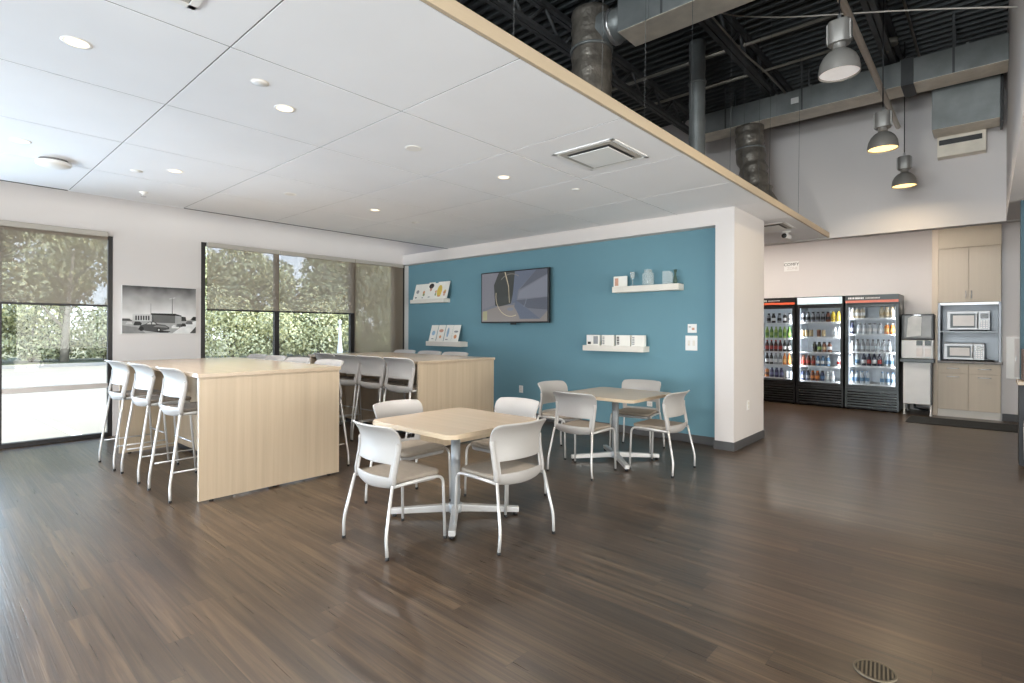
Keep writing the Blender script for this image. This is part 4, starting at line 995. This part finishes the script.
rows = [
 # cooler, shelf ordinal, z, list of (x, kind, (body, label, cap), adjective)
 ('leftmost cooler', 'top', ZS1[0], [(-3.33,'wide',(SIL,BLK,BLK),'black labelled grey'), (-3.24,'wide',(BLK,WHT,BLK),'dark'), (-3.13,'wide',(SIL,BLK,BLK),'black labelled grey'), (-3.03,'wide',(BLK,WHT,WHT),'dark white capped'), (-2.94,'wide',(WHT,SIL,BLK),'white')]),
 ('leftmost cooler', 'second', ZS1[1], [(-3.36+0.082*k,'bottle',((GRN,LGR,GRN) if k % 2 else (LGR,GRN,LGR)),('deep green' if k % 2 else 'light green')) for k in range(6)]),
 ('leftmost cooler', 'third', ZS1[2], [(-3.36+0.082*k,'bottle',((DRD,RED,RED) if k < 4 else (BLK,WHT,BLK)),('dark red labelled' if k < 4 else 'black and white')) for k in range(6)]),
 ('leftmost cooler', 'fourth', ZS1[3], [(-3.36+0.082*k,'bottle',((BLK,WHT,BLK) if k < 2 else (SIL,WHT,SIL) if k < 4 else (ORG,(236,180,110),ORG)),('black' if k < 2 else 'silver grey' if k < 4 else 'orange')) for k in range(6)]),
 ('leftmost cooler', 'bottom', ZS1[4], [(-3.36,'wide',(ORG,BRN,WHT),'orange brown')]+[(-3.27+0.09*k,'wide',(PRP,(110,108,150),DBL),'purple blue') for k in range(3)]+[(-2.99,'can',(WHT,SIL,WHT),'white'),(-2.915,'can',(CLR,SIL,WHT),'pale grey')]),
 ('middle cooler', 'top', ZS2[0], [(-2.70+0.085*k,'wide',((SIL,BLK,BLK) if k < 5 else (BRN,BLK,BLK) if k == 5 else (YEL,(190,160,40),YEL)),('dark silver' if k < 5 else 'dark brown' if k == 5 else 'yellow')) for k in range(8) if k < 7]+[(-2.10,'wide',(YEL,(224,200,90),YEL),'bright yellow')]),
 ('middle cooler', 'second', ZS2[1], [(-2.71+0.075*k,'can',(TAN,SIL,SIL),'tan') for k in range(3)]+[(-2.43,'can',(BRN,TAN,SIL),'brown'),(-2.35,'can',(TAN,SIL,SIL),'tan'),(-2.16,'wide',(WHT,CLR,WHT),'white'),(-2.085,'wide',(CLR,WHT,WHT),'clear')]),
 ('middle cooler', 'third', ZS2[2], [(-2.50,'wide',(DKG,BLK,BLK),'dark green'),(-2.42,'wide',(DKG,LGR,BLK),'dark green'),(-2.335,'wide',(BRN,TAN,BLK),'brown'),(-2.25,'wide',(BRN,WHT,BLK),'brown')]),
 ('middle cooler', 'fourth', ZS2[3], [(-2.69+0.083*k,'wide',((BRN,RED,BRN) if k < 3 else (BLU,WHT,BLU) if k < 5 else (BLU,CLR,WHT)),('reddish brown' if k < 3 else 'blue' if k < 5 else 'pale blue')) for k in range(6)]+[(-2.09,'wide',(WHT,RED,WHT),'white and red')]),
 ('middle cooler', 'bottom', ZS2[4], [(-2.70+0.083*k,'wide',((DBL,SIL,BLK) if k < 2 else (BRN,ORG,ORG) if k < 4 else (DBL,BLU,BLK) if k == 4 else (CLR,WHT,WHT)),('dark blue' if k < 2 else 'orange brown' if k < 4 else 'deep blue' if k == 4 else 'clear')) for k in range(7)]),
 ('rightmost cooler', 'top', ZS3[0], [(-1.87+0.075*k,'wide',(BGE,WHT,SIL),'beige') for k in range(3)]+[(-1.43+0.075*k,'wide',(BGE,TAN,TAN),'cream') for k in range(3)]),
 ('rightmost cooler', 'second', ZS3[1], [(-1.88,'bottle',(NVY,SIL,BLK),'dark')]+[(-1.77+0.08*k,'wide',(CLR,WHT,SIL),'clear') for k in range(5)]+[(-1.355,'wide',(ORG,(236,190,120),WHT),'orange'),(-1.275,'wide',(ORG,(236,180,100),WHT),'orange')]),
 ('rightmost cooler', 'third', ZS3[2], [(-1.88+0.08*k,'bottle',(SIL,CLR,BLK),'grey dark capped') for k in range(8)]),
 ('rightmost cooler', 'fourth', ZS3[3], [(-1.88,'bottle',(CLR,WHT,NVY),'clear dark capped'),(-1.80,'bottle',(CLR,BLU,NVY),'clear dark capped')]+[(-1.70+0.08*k,'bottle',(NVY,RED if k % 2 else WHT,DBL),'navy') for k in range(4)]+[(-1.36+0.07*k,'bottle',(CLR,BLU,WHT),'pale clear') for k in range(2)]),
 ('rightmost cooler', 'bottom', ZS3[4], [(-1.88+0.078*k,'bottle',(CLR,BLU,BLU),'blue capped water') for k in range(4)]+[(-1.42+0.078*k,'bottle',(CLR,BLU,BLU),'blue capped water') for k in range(3)]),
]
for cname, sh, z, items in rows:
    for k, (x, kind, cols, adj) in enumerate(items):
        stock(x, z, kind, cols, adj, '%s from left on the %s shelf of the %s' % (ORD[k], sh, cname))

# ------------------------------------------------------------------ ice dispenser
t = thing('ice_dispenser', 'ice and water dispenser on a white stand with a cloudy top window', 'ice dispenser', (-0.915, 11.42, 0), 0)
m_icew = mat('dispenser_white', (226, 226, 226), 0.4, noise=0.02)
m_cloud = mat('cloudy_window', (176, 174, 170), 0.3, noise=0.25, nscale=5)
tp = MB().box(-0.228, 0.228, 0.08, 0.68, 1.285, 1.73).obj('top_bin', m_black, t, bevel=0.012)
MB().box(-0.18, 0.19, 0.072, 0.082, 1.325, 1.695).obj('bin_window', mat('smoked_window', (92, 90, 88), 0.25, noise=0.15), tp); MB().prism([(-0.15,1.33),(0.05,1.36),(0.06,1.68),(-0.06,1.70),(-0.13,1.66)], 0.066, 0.074, 0, 'y').obj('ice_view', m_cloud, tp)
MB().box(-0.05, 0.05, 0.074, 0.08, 1.705, 1.716).obj('trim_strip', m_ss, tp)
md = MB().box(-0.222, 0.222, 0.06, 0.66, 0.965, 1.28).obj('dispenser_unit', m_icew, t, bevel=0.01)
for x in (0.03, 0.145):
    MB().box(x-0.042, x+0.042, 0.052, 0.062, 1.19, 1.275).obj('chute', m_coolg, md); MB().box(x-0.042, x+0.042, 0.052, 0.062, 1.0, 1.14).obj('dispense_grille', m_frameg, md)
MB().box(-0.236, 0.236, -0.02, 0.66, 0.90, 0.962).obj('drip_tray', m_coolg, t, bevel=0.006)
MB().box(-0.19, 0.185, 0.02, 0.62, 0.185, 0.90).obj('stand_cabinet', m_icew, t, bevel=0.006)
MB().box(0.185, 0.205, 0.03, 0.62, 0.185, 0.90).obj('stand_side', m_black, t)
for sx in (-0.175, 0.19):
    for sy in (0.045, 0.60): MB().lathe([(0.022, 0), (0.022, 0.01), (0.014, 0.02), (0.014, 0.19)], 12, c=(sx, sy, 0)).obj('leg', m_leg, t)
hz = MB().sweep([(-0.06, 0.35, 0.185), (-0.05, 0.3, 0.09), (0.06, 0.33, 0.06), (0.12, 0.5, 0.05)], 0.02, 8).obj('drain_hose', m_black, t)

# ------------------------------------------------------------------ kitchenette
YC = 11.60; XA, XB = -0.644, 0.150
def pull(parent, x, z, w_, vert=False):
    if vert: MB().sweep([(x, YC_-0.028, z-w_/2), (x, YC_-0.028, z+w_/2)], 0.006, 8).obj('handle', m_chrome, parent)
    else: MB().sweep(fillet([(x-w_/2, YC_, z), (x-w_/2, YC_-0.03, z), (x+w_/2, YC_-0.03, z), (x+w_/2, YC_, z)], 0.01, 3), 0.007, 8).obj('handle', m_chrome, parent)
YC_ = 0.0
cx = (XA+XB)/2; h = (XB-XA)/2
up = thing('wall_cabinet', 'tall beige two door cabinet above the microwaves', 'cabinet', (cx, YC, 1.915))
MB().box(-h, h, 0.02, 0.595, 0.0, 1.43).obj('cabinet_body', m_cab, up); MB().box(-h, h, 0.0, 0.02, 0.915, 1.43).obj('filler_panel', mat('filler_panel_beige', (206, 192, 172), 0.6, noise=0.02), up)
for s_ in (-1, 1):
    d = MB().box(min(0.003*s_, s_*(h-0.003)), max(0.003*s_, s_*(h-0.003)), 0.0, 0.019, 0.012, 0.905).obj('door', m_cab, up, bevel=0.002)
    MB().sweep([(s_*0.035, -0.028, 0.06), (s_*0.035, -0.028, 0.19)], 0.006, 8).obj('handle', m_chrome, d)
bs = thing('base_cabinet', 'beige base cabinet with two drawers and two doors under the microwaves', 'cabinet', (cx, YC, 0))
MB().box(-h, h, 0.021, 0.595, 0.12, 0.90).obj('cabinet_body', m_cab, bs); MB().box(-h, h, 0.03, 0.55, 0.0, 0.12).obj('toe_kick', m_cabw, bs)
for s_ in (-1, 1):
    a_, b_ = min(0.003*s_, s_*(h-0.003)), max(0.003*s_, s_*(h-0.003))
    d = MB().box(a_, b_, 0.0, 0.02, 0.735, 0.895).obj('drawer', m_cab, bs, bevel=0.002); pull(d, s_*h/2, 0.815, 0.15)
    d = MB().box(a_, b_, 0.0, 0.02, 0.125, 0.728).obj('door', m_cab, bs, bevel=0.002); pull(d, s_*h/2, 0.675, 0.15)
ct = tag(MB().box(XA-0.005, XB+0.02, YC-0.025, 12.2, 0.902, 0.94).obj('countertop', m_stone, bevel=0.004), 'speckled dark countertop beneath the lower microwave', 'countertop')
m_nich = mat('niche_steel', (138, 142, 148), 0.38, 0.4, noise=0.08, nscale=3)
nb = thing('microwave_niche', 'steel lined niche with a middle shelf holding two microwaves', 'shelf unit', (cx, YC, 0.94))
m_ = MB(); m_.box(-h, -h+0.03, 0.02, 0.595, 0, 0.973); m_.box(h-0.03, h, 0.02, 0.595, 0, 0.973); m_.box(-h+0.03, h-0.03, 0.575, 0.595, 0, 0.973); m_.obj('lining', m_nich, nb)
MB().box(-h+0.03, h-0.03, 0.03, 0.575, 0.478, 0.498).obj('shelf_board', m_nich, nb, bevel=0.002); MB().box(-h+0.03, h-0.03, 0.02, 0.05, 0.935, 0.973).obj('light_valance', emit('valance_light', (240, 246, 250), 0.55), nb)
L = bpy.data.lights.new('niche_lamp', 'AREA'); L.shape = 'RECTANGLE'; L.size = 0.6; L.size_y = 0.05; L.energy = 0.35; L.color = (0.92, 0.97, 1.0)
lo = bpy.data.objects.new('niche_lamp', L); COL.objects.link(lo); lo.parent = nb; lo.location = (0, 0.25, 0.965)
m_mw = mat('microwave_steel', (150, 150, 152), 0.35, 0.5, noise=0.05, nscale=3)
def microwave(x0, x1, z0, z1, label):
    t = thing('microwave', label, 'microwave', ((x0+x1)/2, 11.68, z0), 0, 'stainless microwaves in the niche'); w_ = (x1-x0)/2; H = z1-z0
    MB().box(-w_, w_, 0.03, 0.40, 0.015, H).obj('case', m_mw, t, bevel=0.006)
    d = MB().box(-w_+0.004, w_*0.46, 0.0, 0.03, 0.02, H-0.005).obj('door', m_mw, t, bevel=0.005)
    MB().box(-w_+0.05, w_*0.34, -0.003, 0.0, 0.055, H-0.045).obj('window', m_coolg, d); MB().box(-w_+0.085, w_*0.28, -0.005, -0.002, 0.085, H-0.075).obj('window_mesh', m_frameg, d)
    MB().sweep([(w_*0.42, -0.03, 0.06), (w_*0.42, -0.03, H-0.05)], 0.008, 8).obj('handle', m_chrome, d)
    cp = MB().box(w_*0.48, w_-0.004, 0.0, 0.03, 0.02, H-0.005).obj('control_panel', m_mw, t, bevel=0.004)
    MB().box(w_*0.56, w_*0.92, -0.003, 0.0, H*0.62, H*0.86).obj('display', m_blackg, cp); k_ = MB()
    for i in range(3):
        for j in range(4): k_.box(w_*(0.57+0.12*i), w_*(0.57+0.12*i)+0.02, -0.003, 0.0, 0.05+0.035*j, 0.072+0.035*j)
    k_.obj('keypad', m_frameg, cp)
    f_ = MB()
    for sx in (-w_+0.05, w_-0.05):
        for sy in (0.07, 0.36): f_.lathe([(0.014, 0), (0.014, 0.016)], 8, c=(sx, sy, 0))
    f_.obj('feet', m_black, t)
microwave(-0.535, 0.02, 1.4385, 1.775, 'stainless microwave on the upper shelf of the niche'); microwave(-0.575, -0.045, 0.9405, 1.235, 'stainless microwave on the dark countertop')
tag(MB().sweep(fillet([(-0.03, 11.95, 0.98), (0.03, 11.80, 0.955), (0.08, 11.75, 0.947), (0.06, 11.66, 0.947), (-0.02, 11.65, 0.947)], 0.03), 0.006, 8).obj('power_cord', m_black), 'black power cord lying on the countertop beside the lower microwave', 'cord')
tag(MB().prism(rrect(-0.98, 0.60, 10.42, 11.22, 0.03), 0.0005, 0.010).obj('floor_mat', m_mat, bevel=0.004), 'long black floor mat before the kitchen cabinet and ice dispenser', 'floor mat')
t = thing('electrical_panel', 'pale wall panel cover right of the kitchen cabinet', 'panel', (0.34, 11.66, 0.68))
MB().box(-0.13, 0.13, -0.02, 0.0, 0, 0.67).obj('frame', m_white, t, bevel=0.003); MB().box(-0.035, 0.115, -0.026, -0.02, 0.03, 0.64).obj('door', m_wall, t, bevel=0.002); MB().box(-0.02, -0.01, -0.032, -0.026, 0.3, 0.36).obj('latch', m_chrome, t)
# small wall sign over the coolers
t = thing('wall_sign', 'small white wall sign with two lines of dark letters above the coolers', 'sign', (-3.075, Y_FAR, 2.68))
MB().box(-0.14, 0.14, -0.006, 0, 0, 0.20).obj('sign_plate', m_white, t)
text_obj('lettering', 'COMFY', 0.085, m_black, t, (0, -0.0065, 0.11), (PI/2, 0, 0)); text_obj('lettering', 'ZONE', 0.075, m_frameg, t, (0.02, -0.0065, 0.03), (PI/2, 0, 0))

# counter and bin at the right edge
t = thing('side_counter', 'dark counter with a light wood top at the right edge of the view', 'counter', (0.232, 7.86, 0))
MB().box(0.015, 1.6, 0.03, 0.386, 0.0, 0.86).obj('counter_body', mat('counter_charcoal', (50, 52, 56), 0.6, noise=0.08), t); MB().box(0, 1.6, 0, 0.386, 0.86, 0.90).obj('counter_top', m_mapleT, t, bevel=0.004)
t = thing('coffee_urn', 'brown box shaped dispenser on the side counter', 'dispenser', (0.42, 8.07, 0.9005))
MB().box(-0.15, 0.15, -0.13, 0.13, 0.0, 0.34).obj('urn_body', mat('urn_brown', (96, 80, 72), 0.5, noise=0.1), t, bevel=0.012); MB().lathe([(0.03, 0), (0.03, 0.03)], 12, c=(0, 0, 0.34)).obj('lid_knob', m_black, t); MB().lathe([(0.012, -0.03), (0.014, 0.0)], 10, c=(-0.05, -0.14, 0.08)).obj('spout', m_black, t)
t = thing('waste_bin', 'white rounded bin at the right edge before the dark counter', 'bin', (0.445, 7.58, 0))
MB().lathe([(0.14, 0), (0.17, 0.12), (0.178, 0.45), (0.17, 0.47)], 24).obj('bin_body', m_white, t); MB().lathe([(0.178, 0.47), (0.17, 0.53), (0.09, 0.575), (0.0, 0.58)], 24).obj('lid', m_white, t)
# round floor grate near the camera
t = thing('floor_box_cover', 'round ribbed metal floor cover cut by the bottom edge', 'floor cover', (-0.352, 2.69, 0))
m_br = mat('bronze_cover', (104, 94, 78), 0.5, 0.3, noise=0.1); cv = MB(); cv.lathe([(0.078, 0.0005), (0.077, 0.004), (0.068, 0.005), (0.0, 0.005)], 32); cv.obj('cover_disc', mat('cover_recess', (52, 46, 38), 0.6, noise=0.1), t)
rb = MB()
for k in range(9):
    u = -0.060+0.015*k; q = math.sqrt(max(0.0, 0.066**2-u*u)); rb.box(u-0.0035, u+0.0035, -q, q, 0.005, 0.010)
rb.lathe([(0.070, 0.005), (0.070, 0.010), (0.077, 0.009), (0.078, 0.004)], 32, cap=False); rb.obj('ribs', m_br, t, rotz=math.radians(7))

# ------------------------------------------------------------------ outdoors
m_lot = mat('pale_concrete', (146, 141, 131), 0.9, noise=0.05, nscale=0.6); m_grass = mat('dry_grass', (118, 118, 92), 0.95, noise=0.25, nscale=2)
m_line = mat('parking_line_white', (240, 240, 238), 0.8, noise=0.02); m_curb = mat('curb_concrete', (196, 190, 180), 0.9, noise=0.05)
struct(MB().box(-26.0, X_WIN-0.2, -30, 40, -0.12, -0.02).obj('parking_pavement', m_lot))
gq = MB().box(-70, -26.15, -60, 70, -0.12, 0.06).obj('lawn_ground', m_grass); struct(gq)
struct(MB().box(-26.15, -26.0, -30, 40, -0.12, 0.10).obj('curb_edge', m_curb))
for k, y_ in enumerate((-1.35, 1.35, 4.05, 6.75)):
    m = MB().box(-0.05, 0.05, -0.0, 0.0, 0, 0) if False else MB().box(-2.6, 2.6, -0.055, 0.055, 0, 0.004)
    tag(m.obj('parking_line', m_line, None, loc=(-11.8, y_, -0.0195), rotz=math.radians(3)), '%s white painted parking line outside the left windows' % ORD[k], 'road marking', 'painted parking lines')
leafs = [mat('leaf_yellow_green', (222, 220, 176), 0.7, noise=0.2, nscale=3), mat('leaf_mid_green', (194, 196, 152), 0.7, noise=0.2, nscale=3), mat('leaf_dark_green', (140, 145, 116), 0.7, noise=0.2, nscale=3)]
m_bark = mat('bark_pale', (158, 148, 134), 0.9, noise=0.2, nscale=6)
def foliage(cl, n, size, wts):
    """n small leaf quads spread through a list of (x, y, z, r) clumps"""
    m = MB(); tot = sum(r**2 for *_, r in cl)
    for cxx, cyy, czz, r in cl:
        for _ in range(int(n*r*r/tot)):
            while True:
                d = Vector((random.uniform(-1,1), random.uniform(-1,1), random.uniform(-1,1)))
                if 0.15 < d.length < 1: break
            d = d*(r/d.length)*(0.35+0.65*d.length); p_ = Vector((cxx, cyy, czz))+d
            if p_.z < 0.1: continue
            nrm = (d.normalized()+Vector((random.uniform(-1,1), random.uniform(-1,1), random.uniform(-0.4,1)))).normalized()
            a = nrm.orthogonal().normalized(); a = Matrix.Rotation(random.uniform(0, 6.28), 3, nrm) @ a; b_ = nrm.cross(a); s_ = size*random.uniform(0.6, 1.3)
            m.add([p_-a*s_, p_+b_*s_*0.55, p_+a*s_, p_-b_*s_*0.55], [(0,1,2,3)], random.choices((0,1,2), wts)[0])
    return m
def tree(name, label, x, y_, ht, crown, n, size, wts, trunk=0.16, group='trees beyond the parking lot', limbs=True, low=0.25):
    t = thing(name, label, 'tree', (x, y_, 0.06), 0, group)
    tr = MB(); top = (random.uniform(-0.3,0.3), random.uniform(-0.3,0.3), ht*0.75)
    tr.sweep([(0,0,0), (0.05,0.03,ht*0.2), (top[0]*0.5, top[1]*0.5, ht*0.45), top], trunk, 8, radii=[trunk*1.2, trunk, trunk*0.7, trunk*0.3])
    if limbs:
        for k in range(4):
            a = random.uniform(0, 6.28); z0 = ht*(0.22+0.1*k); tr.sweep([(0.03,0.02,z0), (crown*0.4*math.cos(a), crown*0.4*math.sin(a), z0+ht*0.14), (crown*0.75*math.cos(a), crown*0.75*math.sin(a), z0+ht*0.25)], trunk*0.4, 6, radii=[trunk*0.5, trunk*0.35, trunk*0.15])
    tr.obj('trunk', m_bark, t)
    cl = []
    for k in range(11):
        a = random.uniform(0, 6.28); q = crown*random.uniform(0.1, 0.75); z = ht*random.uniform(low, 0.92)
        cl.append((q*math.cos(a), q*math.sin(a), z, crown*random.uniform(0.35, 0.55)))
    foliage(cl, n, size, wts).obj('foliage', leafs, t)
def bush(label, x, y_, r, ht, n, wts):
    t = thing('hedge_bush', label, 'bush', (x, y_, 0.06), 0, 'bushes along the parking lot edge')
    st_ = MB()
    for k in range(4): a = k*1.6; st_.sweep([(0.05*math.cos(a),0.05*math.sin(a),0), (0.4*r*math.cos(a), 0.4*r*math.sin(a), ht*0.6)], 0.03, 6)
    st_.obj('stems', m_bark, t)
    cl = [(random.uniform(-r,r)*0.6, random.uniform(-r,r)*0.8, ht*(0.16+0.70*q_/13), ht*random.uniform(0.2,0.36)) for q_ in range(14)]
    foliage(cl, n, 0.075, wts).obj('foliage', leafs, t)
POS = ['far left', 'second', 'third', 'fourth', 'fifth', 'sixth', 'seventh', 'eighth']
for k, (x, y_, ht, cr) in enumerate(((-30.5, -1.2, 8.5, 2.6), (-29.5, 1.6, 9.5, 2.8), (-31, 4.4, 9.0, 2.8), (-28.5, 7.4, 7.2, 2.6), (-27.5, 11.2, 6.6, 2.4), (-27.4, 15.0, 8.4, 2.9), (-27.6, 18.6, 9.4, 3.1), (-28.4, 22.8, 8.8, 3.0))):
    tree('shade_tree', 'leafy green tree beyond the parking lot, %s along the row from the left' % POS[k], x, y_, ht, cr, 9000 if k < 5 else 15000, 0.115, (4, 4, 3), low=0.25 if k < 5 else 0.10)
tree('bare_branched_tree', 'pale forked trunk tree seen through the tall left window', -28.2, 4.1, 6.0, 1.6, 900, 0.12, (4, 3, 1), trunk=0.13, group='trees beyond the parking lot', low=0.55)
for k, (x, y_) in enumerate(((-27.6, -0.6), (-27.9, 1.5), (-28.6, 3.2), (-28.2, 5.6), (-25.9, 7.9), (-25.4, 9.8), (-25.0, 11.7), (-24.7, 13.7), (-24.6, 15.9), (-24.7, 18.2))):
    bush('%s pale green bush along the parking lot edge, counting from the left' % ORD[k], x-0.6, y_, 1.25, random.uniform(2.2, 3.0) if k > 3 else random.uniform(1.9, 2.6), 6500, (6, 3, 1) if k > 3 else (4, 4, 2))
t = thing('light_post', 'white tapering post outside, seen through the long window', 'post', (-22.6, 13.25, -0.02))
MB().lathe([(0.13, 0), (0.12, 0.5), (0.07, 1.0), (0.05, 1.7)], 16).obj('post_shaft', m_white, t); MB().lathe([(0.08, 1.7), (0.08, 1.82), (0.03, 1.9)], 16).obj('post_cap', m_white, t)

# ------------------------------------------------------------------ light
def area(name, loc, rot, sx, sy, watts, col):
    L = bpy.data.lights.new(name, 'AREA'); L.shape = 'RECTANGLE'; L.size = sx; L.size_y = sy; L.energy = watts; L.color = col
    o = bpy.data.objects.new(name, L); COL.objects.link(o); o.location = loc; o.rotation_euler = rot; return o
K_REAR, K_LEFT, K_CLER, K_SKY, K_SUN, EXPO = 40, 430, 430, 2.9, 7.0, 0.20
K_BOUNCE = 215; K_RIGHT = 240
for k, (a, d) in enumerate(ops):
    area('rear_fill', ((a+d)/2, Y_REAR-0.25, 1.45), (PI/2, 0, 0), d-a, 2.4, K_REAR, (0.93, 0.96, 1.0))  # unseen lamps added to brighten the room through the rear windows
for k, (a, d) in enumerate(ops):    # added lamps aimed up, standing in for pavement bounce onto the ceiling
    area('upward_fill', ((a+d)/2, Y_REAR-2.2, 0.10), (PI-math.radians(40), 0, PI) if False else (math.radians(90+50), 0, 0), d-a, 2.6, K_BOUNCE, (0.90, 0.95, 1.0))
for (a, d) in RO:
    area('right_fill', (X_RIGHT+0.35, (a+d)/2, 1.2), (0, math.radians(90+22), 0), 2.3, d-a, K_RIGHT, (1.0, 0.90, 0.77))  # unseen lamps added to even out the ceiling from the right
area('high_rear_fill', (-1.2, Y_REAR-0.35, 4.1), (PI/2+math.radians(15), 0, 0), 2.6, 1.7, K_CLER, (0.95, 0.97, 1.0))  # unseen lamp added to lighten the header wall and duct fronts
area('left_fill', (X_WIN-0.30, -1.05, 1.35), (PI/2, 0, -PI/2), 3.0, 2.3, K_LEFT, (0.58, 0.77, 1.0))  # unseen blue lamp added to brighten the floor near the left window
GL = bpy.data.lights.new('glint', 'AREA'); GL.shape = 'DISK'; GL.size = 0.35; GL.energy = 240; GL.color = (1.0, 0.95, 0.88)     # added lamp standing in for sun glint off an unseen parked car
go = bpy.data.objects.new('glint', GL); COL.objects.link(go); go.location = (-1.06, -9.0, 0.8); go.rotation_euler = (PI/2, 0, math.radians(8))
SL = bpy.data.lights.new('sun', 'SUN'); SL.energy = K_SUN; SL.angle = math.radians(1.0); SL.color = (1.0, 0.95, 0.86)
so = bpy.data.objects.new('sun', SL); COL.objects.link(so)
so.rotation_euler = Vector((-0.03, -0.36, -0.93)).to_track_quat('-Z', 'Y').to_euler()

w = bpy.data.worlds.new('sky'); S.world = w; w.use_nodes = True; nt = w.node_tree
bg = nt.nodes['Background']; tc = N(nt, 'ShaderNodeTexCoord'); sp = N(nt, 'ShaderNodeSeparateXYZ'); nt.links.new(tc.outputs['Generated'], sp.inputs[0])
r = N(nt, 'ShaderNodeValToRGB'); e = r.color_ramp.elements
e[0].position = 0.0; e[0].color = (0.74, 0.83, 0.95, 1); e[1].position = 0.6; e[1].color = (0.26, 0.45, 0.82, 1)
nt.links.new(sp.outputs['Z'], r.inputs['Fac'])
nz = N(nt, 'ShaderNodeTexNoise'); nz.inputs['Scale'].default_value = 5; nz.inputs['Detail'].default_value = 6; nt.links.new(tc.outputs['Generated'], nz.inputs['Vector'])
cr = N(nt, 'ShaderNodeValToRGB'); cr.color_ramp.elements[0].position = 0.48; cr.color_ramp.elements[1].position = 0.68; nt.links.new(nz.outputs['Fac'], cr.inputs['Fac'])
mx = N(nt, 'ShaderNodeMix', data_type='RGBA'); nt.links.new(cr.outputs['Color'], mx.inputs['Factor']); nt.links.new(r.outputs['Color'], mx.inputs[6]); mx.inputs[7].default_value = (0.95, 0.95, 0.96, 1)
nt.links.new(mx.outputs[2], bg.inputs['Color']); bg.inputs['Strength'].default_value = K_SKY

# ------------------------------------------------------------------ camera
cam = bpy.data.cameras.new('camera'); co = bpy.data.objects.new('camera', cam); COL.objects.link(co)
YAW = 41.753
co.location = (0, 0, 1.43); co.rotation_euler = (PI/2, math.radians(-0.20)*0, math.radians(YAW))
cam.sensor_fit = 'HORIZONTAL'; cam.sensor_width = 36.0; cam.lens = 36.0*534.0/1024.0
cam.shift_y = -(341.5-330.0)/1024.0
cam.clip_start = 0.05; cam.clip_end = 300
S.camera = co
# fractional roll measured on the photograph's horizon
co.rotation_euler = (Matrix.Rotation(math.radians(YAW), 3, 'Z') @ Matrix.Rotation(PI/2, 3, 'X') @ Matrix.Rotation(math.radians(0.20), 3, 'Z')).to_euler()

v = S.view_settings
S.display_settings.display_device = 'sRGB'; v.view_transform = 'Standard'; v.look = 'None'; v.gamma = 1.0; v.use_curve_mapping = False; v.exposure = EXPO
S.cycles.use_denoising = True
S.cycles.max_bounces = 8; S.cycles.diffuse_bounces = 5; S.cycles.transparent_max_bounces = 16; S.cycles.caustics_reflective = False; S.cycles.caustics_refractive = False
